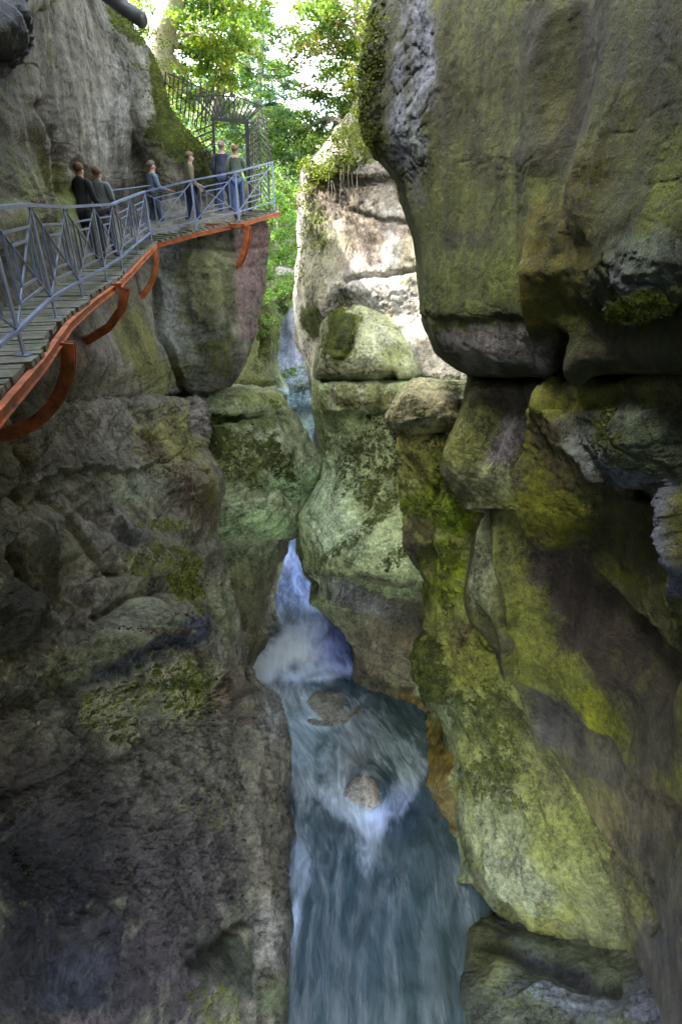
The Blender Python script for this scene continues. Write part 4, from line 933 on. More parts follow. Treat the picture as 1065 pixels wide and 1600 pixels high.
hr = MB(); br = MB()
for i in range(len(POST)-1):
    a = POST[i] + Vector((0,0,RH)); b_ = POST[i+1] + Vector((0,0,RH)); e = (b_-a).normalized()*.02
    hr.bar(a-e, b_+e, .065, .035)
    br.bar(POST[i]+Vector((0,0,.2))-e, POST[i+1]+Vector((0,0,.2))+e, .045, .03)
put(hr, 'handrail', RAIL, rail); put(br, 'bottom_rail', RAIL, rail)
for i, p in enumerate(POST):
    m = MB(); o = OUT[i]; al = Vector((-o.y, o.x, 0)); heavy = .085 if i < 9 else .05
    m.bar(p + Vector((0,0,-.1)), p + Vector((0,0,RH-.018)), .014, heavy, tuple(al))
    if i < 10:
        m.bar(p + al*.045 - o*.012 + Vector((0,0,.0)), p + al*.018 - o*.012 + Vector((0,0,RH-.02)), .012, heavy*.7, tuple(al))
    m.box(p + Vector((0,0,-.005)), (.12,.12,.014))
    put(m, 'post', RAIL, rail)
for i in range(len(POST)-1):
    m = MB(); n0, n1 = POST[i], POST[i+1]
    def pt(u, v): return n0.lerp(n1, u) + Vector((0,0,.21 + v*(RH-.25)))
    m.bar(pt(.01,.0), pt(.99,1), .012, .026); m.bar(pt(.01,1), pt(.99,0), .022, .012)
    for s in (.17, .30):
        c = [pt(s,s), pt(1-s,s), pt(1-s,1-s), pt(s,1-s)]
        for k in range(4): m.bar(c[k], c[(k+1) % 4], .014, .024)
    put(m, 'panel', RAIL, rail)
# thin hand cable along the rock
mb = MB(); mb.tube([at(150,303,14.6), at(178,297,15.6), at(212,293,16.6), at(245,288,17.3)], .012, 6)
tag(mb.build('hand_cable', RAIL), 'thin steel hand cable along the rock behind the walkway bend', 'cable')

# ---- gate across the far end of the walkway
GY = 18.25
gate = thing('gate', 'dark iron gate with a fan of radiating bars at the far end of the walkway', 'gate', tuple(at(360,326,GY)))
def g(px, py, Y=GY): return Vector(at(px, py, Y))
m = MB(); m.bar(g(333,186), g(338,332), .07, .07); m.bar(g(385,191), g(391,334), .09, .09); m.bar(g(331,185.5), g(388,190.5), .08, .08)
put(m, 'door_frame', IRON, gate)
m = MB()
for k in range(13):       # top fan
    t = k/12; m.bar(g(334+50*t, 187+4*t), g(306+104*t, 152-6*math.sin(t*math.pi)+14*t*t - (k % 2)*3), .032, .032)
for k in range(7):        # crossing bars of the left half
    t = k/6; m.bar(g(316+26*t, 190-2*t), g(300+58*t+14, 128+22*t*t), .028, .028)
for k in range(9):        # left jamb bars
    t = k/8; m.bar(g(334+3*t, 194+78*t), g(303+33*t, 194+72*t + 12), .032, .032)
m.bar(g(303,192), g(338,266), .035, .035); m.bar(g(306,151), g(342,149), .03, .03); m.bar(g(342,149), g(373,152), .03, .03); m.bar(g(373,152), g(408,166), .03, .03); m.bar(g(306,152), g(334,187), .04, .04); m.bar(g(385,190), g(405,164), .04, .04); m.bar(g(303,192), g(334,150), .03,.03)
put(m, 'fan_bars', IRON, gate)
m = MB()
for k in range(6): t = k/5; m.bar(g(388+15*t, 192-11*t, GY+.9*t), g(393+11*t, 330-20*t, GY+.9*t), .028, .028)
for k in range(17): t = k/16; m.bar(g(388+5*t, 193+136*t), g(403+1.5*t, 182+126*t, GY+.9), .024, .024)
put(m, 'door', IRON, gate)
m = MB(); m.bar(g(407,166,GY-.2), g(424,254,GY-.5), .03, .03); m.bar(g(404,181,GY-.1), g(408,318,GY-.3), .03, .03); m.bar(g(416,184,GY-.2), g(421,330,GY-.6), .03, .03)
for k in range(14): t = k/13; m.bar(g(404+4*t, 178+120*t, GY-.1), g(418+5*t, 190+132*t, GY-.4), .024, .024)
put(m, 'side_screen', IRON, gate)
fence = thing('spike_fence', 'row of thin iron spikes standing on the mossy rock beside the gate', 'fence', tuple(at(280,180,18.5)))
m = MB()
for k in range(11):
    t = k/10; m.bar(g(257+62*t, 150+62*t**.9, 18.7), g(259+68*t, 112+30*t+5*(k % 2), 18.75), .034, .034)
put(m, 'spikes', IRON, fence)
m = MB(); m.bar(g(258,128,18.7), g(285,152,18.7), .025, .025); m.bar(g(285,152,18.7), g(326,190,18.65), .025, .025)
m.bar(g(262,115,18.7), g(310,135,18.7), .028, .028); m.bar(g(310,135,18.7), g(342,150,18.5), .028, .028)
put(m, 'cross_bar', IRON, fence)
# steps beyond the gate
st = thing('stone_steps', 'small mossy stone steps just beyond the gate', 'steps', tuple(at(352,318,19)))
m = MB()
for k in range(3):
    m.box(g(356+4*k, 318-13*k, 18.9+.5*k), (1.1, .5, .24))
put(m, 'steps', simple_mat('step_stone', (.2,.185,.09), .9, 0, .4, 4, .4), st)

# ---- black drain pipe sticking out of the cliff top left
m = MB(); a = Vector(at(158,-14,17.2)); b_ = Vector(at(222,32,16.4)); d = (b_-a).normalized()
m.tube([a - d*2.0, a, a.lerp(b_, .5), b_, b_ - d*.01, b_ - d*.35], [.15,.15,.15,.15,.115,.115], 20, False)
pipe = tag(m.build('drain_pipe', PLASTIC, None, True), 'black drain pipe jutting out over the cliff top at upper left', 'pipe')
# ================================================================= PEOPLE
def cloth(name, col, rough=.85): return simple_mat(name, col, rough, 0, .25, 9, .3)
SKIN = simple_mat('skin', (.44,.26,.19), .55, 0, .08, 10, .1)
def skin_mesh(name, verts, edges, radii, mat, parent, root=0, sub=1):
    me = bpy.data.meshes.new(name); me.from_pydata([tuple(v) for v in verts], edges, []); me.update()
    o = link_mesh(name, me, mat, parent)
    md = o.modifiers.new('skin', 'SKIN'); md.use_smooth_shade = True; md.branch_smoothing = .6
    for i, v in enumerate(me.skin_vertices[0].data):
        r = radii[i]; v.radius = (r, r) if not hasattr(r, '__len__') else r; v.use_root = (i == root)
    s = o.modifiers.new('sub', 'SUBSURF'); s.levels = sub; s.render_levels = sub + 1
    return o
def person(label, loc, face, h=1.72, top=(.05,.05,.06), legs=(.05,.06,.1), hair=(.05,.035,.02), stride=.12, lean=.05, arms=(.15,.25), long_coat=False, hood=False, hat=None, group=None, head_turn=0.0):
    p = thing('person', label, 'person', loc, face, group)
    s = h/1.72
    def v(x, y, z): return Vector((x*s, (y + lean*max(z-.9, 0))*s, z*s))     # the figure faces +y
    V = []; E = []; Rr = []
    def add(pos, r, par=None):
        V.append(pos); Rr.append(r*s if not hasattr(r, '__len__') else (r[0]*s, r[1]*s)); i = len(V)-1
        if par is not None: E.append((par, i))
        return i
    pel = add(v(0,0,.94), (.135,.105)); waist = add(v(0,0,1.08), (.125,.095), pel); chest = add(v(0,0,1.27), (.15,.105), waist); neck0 = add(v(0,-.01,1.42), (.085,.075), chest)
    neck = add(v(0,.01,1.49), .055, neck0); skull0 = add(v(0,.025,1.56), (.068,.078), neck); skull1 = add(v(0,.02,1.63), (.076,.092), skull0); add(v(0,.015,1.69), (.05,.06), skull1)
    nose = add(v(math.sin(head_turn)*.1,.025+math.cos(head_turn)*.105,1.575), .016, skull0)
    for sx in (-1, 1): add(v(sx*.078,.015,1.585), .018, skull0)
    feet = []; wrists = []
    for sx in (-1, 1):
        f = stride*sx
        hip = add(v(sx*.09,0,.88), .095, pel); knee = add(v(sx*.1,f*.5+.02,.49), .062, hip); ank = add(v(sx*.1,f-.03,.09), .042, knee)
        ball = add(v(sx*.11,f+.08,.035), .038, ank); add(v(sx*.115,f+.15,.028), .03, ball); feet.append((hip, knee, ank, ball))
        sh = add(v(sx*.185,-.005,1.385), .062, neck0); bend = arms[0 if sx < 0 else 1]
        el = add(v(sx*.25,-.03+bend*.15,1.11), .045, sh); wr = add(v(sx*.24,.05+bend*.55,.88+bend*.35), .03, el)
        pd = (V[wr]-V[el]).normalized(); palm = add(V[wr] + pd*.06*s, (.036,.02), wr); wrists.append((sh, el, wr))
        for k, (off, ln) in enumerate(((-.03,.065),(-.01,.078),(.01,.072),(.03,.055))):
            k1 = add(V[palm] + pd*.04*s + Vector((0,off*s,0)), .0095, palm); k2 = add(V[k1] + (pd*ln*.55 + Vector((-sx*.012,.004,0)))*s, .0085, k1); add(V[k2] + (pd*ln*.45 + Vector((-sx*.022,0,0)))*s, .0075, k2)
        t1 = add(V[wr] + pd*.03*s + Vector((-sx*.01,.035,0))*s, .011, wr); add(V[t1] + (pd*.04 + Vector((-sx*.015,.015,0)))*s, .009, t1)
    skin_mesh('body', V, E, Rr, SKIN, p)
    # jacket
    JV = []; JE = []; JR = []
    def ja(pos, r, par=None):
        JV.append(pos); JR.append(r*s if not hasattr(r, '__len__') else (r[0]*s, r[1]*s)); i = len(JV)-1
        if par is not None: JE.append((par, i))
        return i
    jc = ja(V[chest], (.178,.135)); jw = ja(V[waist], (.165,.128), jc); jp = ja(v(0,0,.92), (.172,.135), jw)
    if long_coat: ja(v(0,0,.62), (.19,.15), jp)
    jn = ja(V[neck0] + Vector((0,0,.01)), (.11,.095), jc); 
    if hood: ja(v(0,-.03,1.56), (.105,.11), jn)
    else: ja(V[neck] - Vector((0,0,.02*s)), .075, jn)
    for sh, el, wr in wrists:
        a = ja(V[sh], .082, jn); b = ja(V[el], .066, a); ja(V[wr] + (V[el]-V[wr])*.08, .05, b)
    skin_mesh('jacket', JV, JE, JR, cloth('jacket_cloth', top), p)
    # trousers
    TV = []; TE = []; TR = []
    def ta(pos, r, par=None):
        TV.append(pos); TR.append(r*s if not hasattr(r, '__len__') else (r[0]*s, r[1]*s)); i = len(TV)-1
        if par is not None: TE.append((par, i))
        return i
    t0 = ta(v(0,0,.95), (.15,.12))
    for hip, knee, ank, ball in feet:
        a = ta(V[hip], .108, t0); b = ta(V[knee], .078, a); ta(V[ank] + Vector((0,0,.01)), .064, b)
    skin_mesh('trousers', TV, TE, TR, cloth('trouser_cloth', legs), p)
    sm = cloth('shoe_leather', (.05,.045,.04), .6)
    for hip, knee, ank, ball in feet:
        d = Vector((0,.1*s,0)); skin_mesh('shoe', [V[ank] - Vector((0,.035*s,.03*s)), V[ball], V[ball] + Vector((0,.09*s,-.004))], [(0,1),(1,2)], [.052*s,.046*s,.038*s], sm, p)
    # hair
    bm = bmesh.new(); bmesh.ops.create_icosphere(bm, subdivisions=3, radius=1.0)
    hc = v(0,.005,1.635)
    for w in bm.verts:
        c = w.co; y = c.y
        low = -.25 if y < 0 else .25
        z = max(c.z, low - .55*max(-y, 0))
        w.co = Vector((c.x*.094, c.y*.112, z*.098))*s*(1+.03*math.sin(c.x*19+c.z*13)) + hc
    me = bpy.data.meshes.new('hair'); bm.to_mesh(me); bm.free(); me.polygons.foreach_set('use_smooth', [True]*len(me.polygons))
    link_mesh('hat' if hat else 'hair', me, cloth('hair_strands' if not hat else 'hat_cloth', hat or hair), p)
    em = simple_mat('eye', (.03,.025,.02), .3, 0, .05, 5, 0)
    for sx in (-1, 1):
        b = MB(); c = v(sx*.03,.103,1.605); b.tube([c - Vector((0,.006,0)), c + Vector((0,.002,0)), c + Vector((0,.006,0))], [.012*s,.011*s,.004*s], 8); b.build('eye', em, p, True)
    return p
def deck_z(x, y):
    best = None
    for i in range(len(POST)-1):
        a, b = POST[i], POST[i+1]; ab = (b-a).to_2d(); t = max(0, min(1, (Vector((x,y))-a.to_2d()).dot(ab)/ab.length_squared))
        d = (a.lerp(b, t).to_2d() - Vector((x,y))).length
        if best is None or d < best[0]: best = (d, a.lerp(b, t).z)
    return best[1]
def stand(px, Y, py=290):
    x = at(px, py, Y)[0]; return (x, Y, deck_z(x, Y) + .005)
GRP = 'walkers strolling along the walkway'
person('person in a long black coat, bent forward by the rock', stand(121,12.75), R(-8), 1.74, (.018,.018,.022), (.03,.03,.04), (.12,.07,.04), .06, .22, (.3,.35), True, False, None, GRP)
person('person in a grey jacket right beside the black coat', stand(153,13.35), R(5), 1.66, (.15,.17,.18), (.055,.05,.06), (.14,.08,.045), .10, .10, (.1,.2), True, False, None, GRP)
person('person in a blue jacket alone at the bend of the walkway', stand(238,17.2), R(-50), 1.74, (.12,.165,.22), (.055,.07,.10), (.14,.115,.08), .14, .06, (.5,.5), False, False, None, GRP)
person('person in a brown top with dark trousers before the mossy rock', stand(297,17.1), R(-70), 1.72, (.13,.115,.06), (.025,.03,.055), (.13,.09,.05), .16, .08, (.35,.2), False, False, None, GRP)
person('tall person in a navy jacket walking through the gate', stand(350,18.05), R(-12), 1.80, (.05,.055,.095), (.04,.055,.11), (.23,.16,.13), .16, .06, (.12,.2), False, False, None, GRP)
person('person in an olive jacket and pale hem with jeans, just before the gate', stand(371,17.35), R(8), 1.66, (.10,.125,.085), (.07,.11,.22), (.19,.09,.04), .07, .03, (.4,.4), False, False, None, GRP)
# ================================================================= TREES AND PLANTS
def leaf_mat():
    m = bpy.data.materials.new('leaves'); m.use_nodes = True; nt = m.node_tree; nt.nodes.clear(); N = NT(nt)
    out = nt.nodes.new('ShaderNodeOutputMaterial'); c = N.attr('tint')
    d = nt.nodes.new('ShaderNodeBsdfPrincipled'); d.inputs['Roughness'].default_value = .55; d.inputs['Specular IOR Level'].default_value = .3
    t = nt.nodes.new('ShaderNodeBsdfTranslucent'); mx = nt.nodes.new('ShaderNodeMixShader'); mx.inputs[0].default_value = .45
    nt.links.new(c, d.inputs['Base Color']); nt.links.new(N.hsv(c, 1.5, 1.1, .49), t.inputs['Color'])
    nt.links.new(d.outputs[0], mx.inputs[1]); nt.links.new(t.outputs[0], mx.inputs[2]); nt.links.new(mx.outputs[0], out.inputs['Surface'])
    return m
LEAF = leaf_mat()
BARK = simple_mat('bark', (.20,.175,.13), .9, 0, .45, 3, .6, (.11,.13,.04))
BARKP = simple_mat('pale_bark', (.42,.38,.28), .85, 0, .3, 4, .4, (.2,.2,.08))

def leaf_mesh(name, centres, size, tints, seed=0, up=.35, parent=None, spread=None, mat=LEAF):
    """many small bent leaves; centres (n,3)"""
    rs = np.random.RandomState(seed); n = len(centres)
    nrm = rs.normal(size=(n, 3)); nrm[:, 2] = np.abs(nrm[:, 2]) + up; nrm /= np.linalg.norm(nrm, axis=1)[:, None]
    a = rs.normal(size=(n, 3)); a -= nrm*np.sum(a*nrm, axis=1)[:, None]; a /= np.linalg.norm(a, axis=1)[:, None]
    b = np.cross(nrm, a); s = (size * rs.uniform(.6, 1.3, n))[:, None]
    p0 = centres - a*s*.5; p2 = centres + a*s*.5 - nrm*s*.12; p1 = centres + b*s*.3 - a*s*.05; p3 = centres - b*s*.3 - a*s*.05
    V = np.stack((p0, p1, p2, p3), 1).reshape(-1, 3)
    Q = np.arange(4*n).reshape(n, 4)
    me = mesh_np(name, V, Q, False)
    set_color(me, 'tint', np.repeat(tints, 4, axis=0))
    return link_mesh(name, me, mat, parent)

PAL = {'yellow': ((.20,.27,.03),(.32,.32,.04),(.12,.20,.03)), 'green': ((.10,.19,.03),(.17,.25,.04),(.055,.12,.025)), 'dark': ((.05,.11,.03),(.08,.15,.04),(.035,.075,.025)),
       'autumn': ((.12,.16,.03),(.19,.17,.04),(.2,.12,.04)), 'blue': ((.07,.14,.08),(.10,.18,.10),(.05,.10,.06)), 'moss': ((.10,.14,.02),(.16,.19,.02),(.06,.085,.012)), 'pale': ((.14,.26,.05),(.2,.32,.08),(.11,.2,.05))}
def clump_leaves(clumps, dens, pal, seed, flat=.75):
    rs = np.random.RandomState(seed); cs = []; ts = []
    pc = np.array(PAL[pal])
    for cl in clumps:
        if cl[0] == 'w': c = np.array(cl[1:4]); r = cl[4]
        else: c = at(*cl[:3]); r = cl[3]
        k = max(3, int(5*r*r))
        # sub-clumps (sprays) inside each bough
        sub = rs.normal(size=(k, 3)); sub /= np.linalg.norm(sub, axis=1)[:, None]; sub *= (rs.uniform(.15, 1, (k, 1))**.5)*r; sub[:, 2] *= flat
        n = int(dens*r*r)
        w = rs.randint(0, k, n); d = rs.normal(size=(n, 3))*np.array((.34, .34, .13))*max(.55, r*.42); d[:, 2] -= .12*np.hypot(d[:, 0], d[:, 1])
        cs.append(c + sub[w] + d)
        base = pc[rs.choice(3, n, p=(.5,.3,.2))] * rs.uniform(.65, 1.3, (n, 1)); tone = rs.uniform(.75, 1.2, k)[w][:, None]
        ts.append(base*tone)
    return np.concatenate(cs), np.clip(np.concatenate(ts)*1.0, 0, .8)
def tree(label, trunk, rad, clumps, dens, size, pal, seed, bark=BARK, pal2=None, name='tree', cat='tree', group=None):
    base = at(*trunk[0][:3])
    t = thing(name, label, cat, tuple(base), 0, group)
    pts = [Vector(at(*p)) for p in trunk]; mb = MB()
    P = crom(np.array([p[:] for p in pts]), 14)
    P[1:-1] += np.random.RandomState(seed).normal(size=(12, 3))*rad*.12
    rr = [rad*(1.15 - .55*i/13) for i in range(14)]
    mb.tube(P, rr, 10)
    rs = random.Random(seed)
    for cl in clumps:
        if cl[0] == 'w': c = Vector(cl[1:4]); r = cl[4]
        else: c = Vector(at(*cl[:3])); r = cl[3]
        i = min(range(4, 14), key=lambda k: (Vector(P[k])-c).length + .2*k)
        a = Vector(P[i]); L = (c-a).length; br = max(.02, rr[i]*.38)
        mid = a.lerp(c, .5) + Vector((rs.uniform(-.1,.1)*L, rs.uniform(-.1,.1)*L, .1*L))
        if L < 7: mb.tube([a, a.lerp(mid, .5) + Vector((0,0,.03*L)), mid, mid.lerp(c, .6), c], [br, br*.8, br*.6, br*.4, .012], 6)
        for _ in range(int(5*r)):
            q = c + Vector((rs.gauss(0,1), rs.gauss(0,1), rs.gauss(0,.6)))*r*.6
            s0 = mid.lerp(c, rs.uniform(.3,1)); mb.tube([s0, s0.lerp(q,.5)+Vector((0,0,.05)), q], [.022,.014,.006], 4, False)
    put(mb, 'trunk', bark, t, True)
    cs, ts = clump_leaves(clumps, dens, pal, seed)
    if pal2:
        c2, t2 = clump_leaves(clumps, dens*.4, pal2, seed+50); cs = np.concatenate((cs, c2)); ts = np.concatenate((ts, t2))
    o = leaf_mesh('crown', cs, size, ts, seed); put_rot(o, t)
    return t
G1 = 'trees above the gate end of the gorge'
tree('big leaning tree with thick mossy trunk above the drain pipe', [(236,150,23.5),(243,90,23.2),(258,45,23),(272,-10,22.6),(284,-110,22),(300,-200,21.5)], .42,
     [(268,70,25.5,1.5),(235,10,25.5,1.5),(320,55,24.2,1.5),(345,95,24,1.5),(300,130,24.4,1.2),(335,30,23.8,1.5),(275,150,24,1.1),(310,-40,23.5,1.7),(345,-10,22,1.6),(255,110,25,1.0),('w',-5,17.6,10.4,1.7),('w',-5.2,18.6,9,1.2),('w',-4.6,19.6,8.4,1.3),('w',-5.0,16.3,10.2,1.3),('w',-4.9,16.5,7.7,.75),('w',-5,16.7,8.8,1.0),('w',-5,16.6,7.4,.8),('w',-4.9,17.2,8.3,.9),('w',-5,16.0,8.4,.9),('w',-5,17.7,6.9,.7),('w',-4.8,17.0,7.7,.55)], 560, .135, 'green', 1, BARKP, 'yellow')  # world-placed clumps are unseen boughs added to dapple sun on the far cliff
tree('slender dark trunk tree rising behind the gate', [(336,178,27),(344,130,27),(355,85,27),(366,40,26.6),(377,0,26.2),(390,-70,26)], .17,
     [(352,20,26.5,1.2),(385,-10,26,1.3),(340,75,28,1.3),(330,130,28,1.2),(318,165,28,1.2),(405,85,29,1.1),(415,120,29.5,1.2),(395,35,29,.9),(365,165,29,1.3),(350,200,29,1.2),(370,235,29,1.3)], 620, .14, 'green', 2, BARK, 'blue', group=None)
tree('maple turning yellow and orange that leans out from the right cliff top', [(588,215,21.5),(580,150,22),(568,100,22.3),(560,50,22.4),(556,0,22.4),(552,-80,22.3)], .13,
     [(520,40,22.5,1.5),(555,20,22,1.5),(490,25,23,1.3),(470,70,23.5,1.1),(545,85,22.2,1.3),(505,95,23,1.2),(570,120,21.8,1.0),(540,-30,22,1.7),(480,-20,23,1.2)], 480, .13, 'green', 3, BARKP, 'autumn')
tree('darker green beech spreading low over the gorge bend', [(560,215,21.5),(535,190,22.5),(505,185,23.5),(480,200,24),(455,205,24.5)], .08,
     [(470,185,24,1.2),(510,165,23.4,1.2),(445,215,25,1.2),(490,225,23.5,1.1),(460,250,25,1.1),(535,145,22.5,1.0),(430,190,26,1.0),(500,200,24,1.0),(440,265,26,1.0),(420,230,27,1.0),(555,170,22,.8)], 620, .125, 'green', 4, BARKP, 'dark')
tree('hazy blue green tree far behind the gate', [(402,330,36),(404,240,36),(405,160,36),(408,80,36),(410,20,36)], .2,
     [(400,110,36,1.6),(425,145,37,1.5),(410,190,36,1.7),(430,240,37,1.6),(400,250,36,1.8),(440,170,38,1.5),(395,70,37,1.2),(375,210,37,1.7),(345,160,37,1.4),(350,240,37,1.5),(300,180,38,1.8),(280,130,38,1.6)], 420, .19, 'blue', 5, BARK, 'green')
tree('pale green young tree in the gap below the walkway end', [(425,500,30),(428,430,30.5),(432,370,31),(436,310,31)], .07,
     [(420,330,31,1.5),(445,350,32,1.3),(425,385,30,1.3),(455,310,33,1.4),(440,410,31,1.1),(412,420,29,.9),(420,290,32,1.4),(450,270,33,1.4),(428,445,29,.8)], 620, .15, 'pale', 6, BARK, 'green')
# ivy, ferns and moss cushions on the rock: too many leaves to count
def ivy(label, clumps, dens, size, pal, seed, name='ivy', flat=.8):
    cs, ts = clump_leaves(clumps, dens, pal, seed, flat)
    o = leaf_mesh(name, cs, size, ts, seed, .2); tag(o, label, None, None, 'stuff'); return o
ivy('ferns and grass along the top edge of the sunlit cliff', [(485,275,20.3,.5),(500,262,19.8,.5),(520,250,19.4,.6),(535,235,19.2,.6),(550,215,19.2,.6),(560,190,19.6,.6),(568,160,20.2,.6),(578,120,20.6,.7),(588,70,20.8,.8),(595,20,21,.8),(478,310,20.6,.4),(545,245,18.8,.4),(560,225,18.6,.4)], 900, .10, 'moss', 21, 'ferns')
ivy('leafy creeper hanging down the left side of the sunlit cliff', [(478,350,20.6,.45),(472,390,20.6,.45),(480,420,20.4,.4),(500,370,19.9,.4),(475,440,20.6,.35),(490,330,20.2,.5)], 600, .09, 'moss', 22, 'ivy')
ivy('moss and small ferns on the left cliff edge above the gate', [(190,20,17.5,.5),(215,60,17.8,.45),(240,100,18.0,.45),(250,140,18.0,.35),(262,170,18.1,.35),(285,195,18.1,.35),(305,215,18.1,.35),(322,240,18.1,.3),(240,60,18.6,.5)], 1200, .06, 'moss', 23, 'moss')
ivy('moss fringe hanging down the edge of the overhang', [(588,20,11.1,.28),(584,60,11.1,.28),(579,100,11.2,.28),(578,140,11.2,.28),(580,180,11.2,.25),(588,215,11.1,.22)], 2600, .04, 'moss', 24, 'moss')
ivy('bushes on the far gorge wall below the young tree', [(418,470,26,.7),(430,490,27,.7),(445,455,31,.9),(440,428,29.5,.9),(425,415,27.5,.7),(450,400,30,.8),(450,580,26.8,.6),(465,585,27,.5),(435,600,25,.3),(412,510,23.6,.5),(420,450,24.5,.6)], 700, .11, 'pale', 25, 'bush')
# moss cushions: tiny leaves standing on the mossy parts of the rock
rs_ = np.random.RandomState(5); mc = []; mt = []
for V, Nn, w, d in MOSSY:
    n = len(V); k = min(n, int(n*.55)); sel = rs_.choice(n, k, replace=False, p=(w**2)/np.sum(w**2))
    Nn = Nn[sel] * np.sign(np.sum(-V[sel]*Nn[sel], axis=1))[:, None]
    mc.append(V[sel] + Nn*rs_.uniform(.0, .025, (k, 1)) + rs_.normal(size=(k, 3))*.012)
    pc = np.array(PAL['moss']); mt.append(pc[rs_.randint(0, 3, k)]*rs_.uniform(.45, 1.0, (k, 1)))
mc = np.concatenate(mc); mt = np.concatenate(mt)*1.05
tag(leaf_mesh('moss', mc, .038, mt, 6, .1), 'moss cushions growing over the damp gorge rocks', None, None, 'stuff')
# fallen leaves lying on the ledges of the left wall
lit = []
for (cx, cy, rx, ry, rot, num) in ((265,725,40,12,28,150),(300,770,34,12,60,130),(262,742,30,8,10,60),(250,985,70,6,4,70),(300,905,40,8,10,50),(255,875,40,8,10,40),(320,660,14,10,0,30)):
    for _ in range(num):
        a = rs_.uniform(0, 2*math.pi); r = rs_.uniform()**.5; x, y = rx*r*math.cos(a), ry*r*math.sin(a); c, s_ = math.cos(R(rot)), math.sin(R(rot))
        lit.append((cx + x*c - y*s_, cy + x*s_ + y*c))
bpy.context.view_layer.update(); dg = bpy.context.evaluated_depsgraph_get(); hits = []
cl = bpy.data.objects['lower_cliff']
for p in lit:
    d = Vector(ray(*p)).normalized(); h, loc, nr, fi = cl.ray_cast(Vector((0, 0, 0)), d)
    if h: hits.append(loc - d*.02)
lc = np.array([h[:] for h in hits]); pc = np.array(((.13,.07,.04),(.19,.11,.05),(.08,.05,.04),(.2,.15,.08)))
tag(leaf_mesh('fallen_leaves', lc, .07, pc[rs_.randint(0, 4, len(lc))]*rs_.uniform(.5, 1.1, (len(lc), 1)), 8, 1.2), 'brown fallen leaves caught on the ledges of the left wall', None, None, 'stuff')
# hanging roots under the cliff top
roots = thing('hanging_roots', 'thin pale roots hanging in front of the far cliff face', 'roots', tuple(at(520,280,19)))
mb = MB(); rs = random.Random(9)
for k in range(9):
    x = rs.uniform(508, 560); y0 = rs.uniform(255, 285); L = rs.uniform(30, 95); Y = 19.0 - (x-508)/52*.9
    pts = [at(x + rs.uniform(-1.5,1.5), y0 + L*j/6, Y-.12 - rs.uniform(0,.06)) for j in range(7)]
    mb.tube(pts, [.011-.0012*j for j in range(7)], 5, False)
put(mb, 'strands', BARK, roots, True)

# ---- ground above the gorge, and the far wooded hill
def soil_mat():
    m, nt, b = new_mat('forest_floor'); N = NT(nt); P = N.obj()
    c = N.mix(N.remap(N.noise(P, .5, 8, .65), .4, .6), (.10,.085,.05,1), (.07,.12,.03,1)); c = N.hsv(c, N.remap(N.noise(P, 6, 6, .7), .3, .7, .6, 1.4))
    nt.links.new(c, b.inputs['Base Color']); b.inputs['Roughness'].default_value = .95
    nt.links.new(N.bump(N.noise(P, 4, 8, .7), .8, .2), b.inputs['Normal']); return m
SOIL = soil_mat()
def sheet(name, label, xs, ys, zf):
    X, Y = np.meshgrid(xs, ys); x, y = X.ravel(), Y.ravel()
    V = np.stack((x, y, zf(x, y)), 1); V[:, 2] += fbm(V*np.array((1,1,0)), .12, 4, .5, 2.)*.8
    idx = np.arange(len(x)).reshape(len(ys), len(xs)); Q = np.stack((idx[:-1,:-1], idx[:-1,1:], idx[1:,1:], idx[1:,:-1]), -1).reshape(-1, 4)
    tag(link_mesh(name, mesh_np(name, V, Q), SOIL), label, None, None, 'structure')
TOPZ = 12.0
sheet('hillside', 'wooded ground above the left cliff', np.linspace(-60, -5.6, 60), np.linspace(-20, 90, 90), lambda x, y: TOPZ - .2 - 6.0*sstep(11.5, 16.5, y) - 4.2*sstep(18.4, 21.5, y) + .4*np.maximum(-x-8, 0)*sstep(12, 24, y))
sheet('hillside', 'wooded ground above the right cliffs', np.linspace(3.0, 60, 60), np.linspace(-20, 90, 90), lambda x, y: TOPZ - (TOPZ-6.3)*sstep(12.5, 18, y) + .4*np.maximum(x-8, 0))
sheet('hill', 'far wooded hill closing the gorge', np.linspace(-80, 80, 80), np.linspace(46, 160, 50), lambda x, y: -6 + .0*x + (y-46)*.16 + .25*np.abs(x)**1.05)
rs_ = np.random.RandomState(77)
n = 26000
fx = rs_.uniform(-22, 20, n); fy = rs_.uniform(48, 80, n); fz = -6 + (fy-46)*.16 + .25*np.abs(fx)**1.05 + rs_.uniform(0, 6.5, n)*(.55+.45*np.sin(fx*1.1+fy*.7))
cs = np.stack((fx, fy, fz), 1); pc = np.array(PAL['pale'] + PAL['green']); ts = pc[rs_.randint(0, 6, n)]*rs_.uniform(.7, 1.3, (n, 1))
tag(leaf_mesh('forest', cs, .5, ts, 78), 'hazy far wood filling the end of the gorge', None, None, 'stuff')
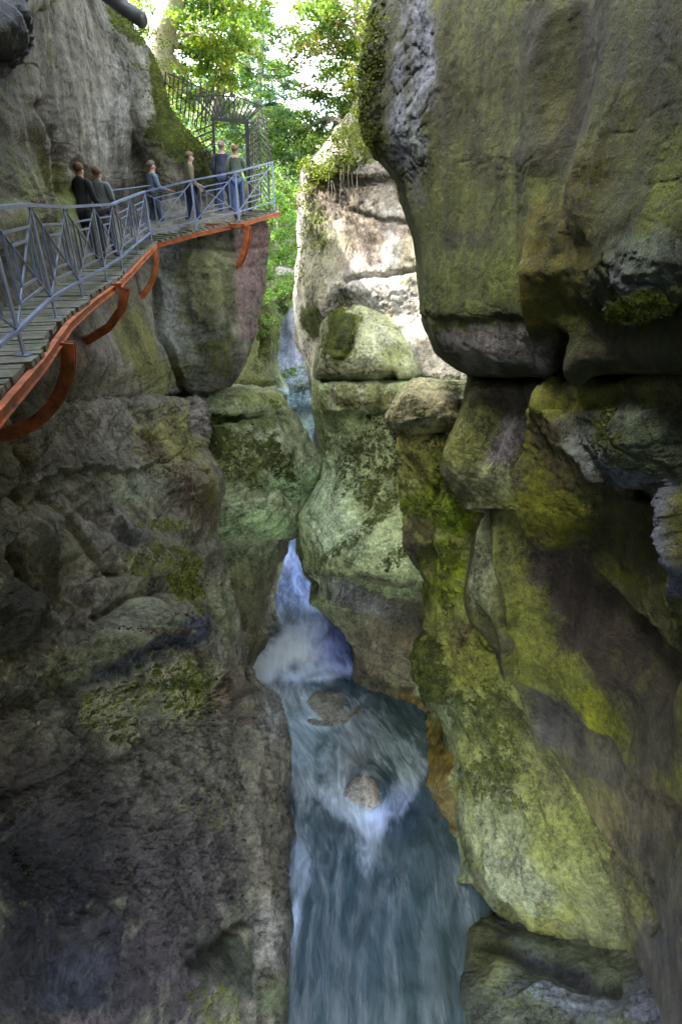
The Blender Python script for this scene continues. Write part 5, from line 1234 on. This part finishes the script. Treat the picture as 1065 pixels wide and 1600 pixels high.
# ---------------------------------------------------------------- camera, light
cam = bpy.data.cameras.new('camera'); co = bpy.data.objects.new('camera', cam); C.objects.link(co)
co.rotation_euler = (R(90) - PITCH, 0, 0)
cam.sensor_fit = 'VERTICAL'; cam.sensor_height = 36; cam.sensor_width = 24; cam.lens = F / 1600 * 36
cam.clip_start = 0.05; cam.clip_end = 600
scene.camera = co

SUN_AZ = math.atan2(-.62, -.12)      # direction to the sun on the ground plane (x, y)
SUN_EL = R(52)
w = bpy.data.worlds.new('World'); scene.world = w; w.use_nodes = True
nt = w.node_tree; nt.nodes.clear()
o = nt.nodes.new('ShaderNodeOutputWorld'); bg = nt.nodes.new('ShaderNodeBackground'); sk = nt.nodes.new('ShaderNodeTexSky')
sk.sky_type = 'NISHITA'; sk.sun_disc = False; sk.sun_elevation = SUN_EL; sk.sun_rotation = SUN_AZ; sk.dust_density = 3.0; sk.air_density = 1.0
bg.inputs[1].default_value = 0.15
hs = nt.nodes.new('ShaderNodeHueSaturation'); hs.inputs['Saturation'].default_value = .55
nt.links.new(sk.outputs[0], hs.inputs['Color']); nt.links.new(hs.outputs[0], bg.inputs[0]); nt.links.new(bg.outputs[0], o.inputs[0])
sl = bpy.data.lights.new('sun', 'SUN'); so = bpy.data.objects.new('sun', sl); C.objects.link(so)
sl.energy = 1.3; sl.angle = R(0.5); sl.color = (1, .95, .86)
d = Vector((math.sin(SUN_AZ)*math.cos(SUN_EL), math.cos(SUN_AZ)*math.cos(SUN_EL), math.sin(SUN_EL)))
so.rotation_euler = (-d).to_track_quat('-Z', 'Y').to_euler(); so.location = d * 60
scene.view_settings.view_transform = 'Standard'; scene.view_settings.look = 'None'; scene.view_settings.gamma = 1
scene.view_settings.exposure = 4.1
scene.cycles.use_denoising = True
scene.cycles.max_bounces = 6; scene.cycles.diffuse_bounces = 5; scene.cycles.transparent_max_bounces = 12
scene.cycles.sample_clamp_indirect = 6
scene.cycles.use_guiding = True; scene.cycles.use_surface_guiding = True; scene.cycles.guiding_training_samples = 48
w.cycles.sampling_method = 'MANUAL'; w.cycles.sample_map_resolution = 512
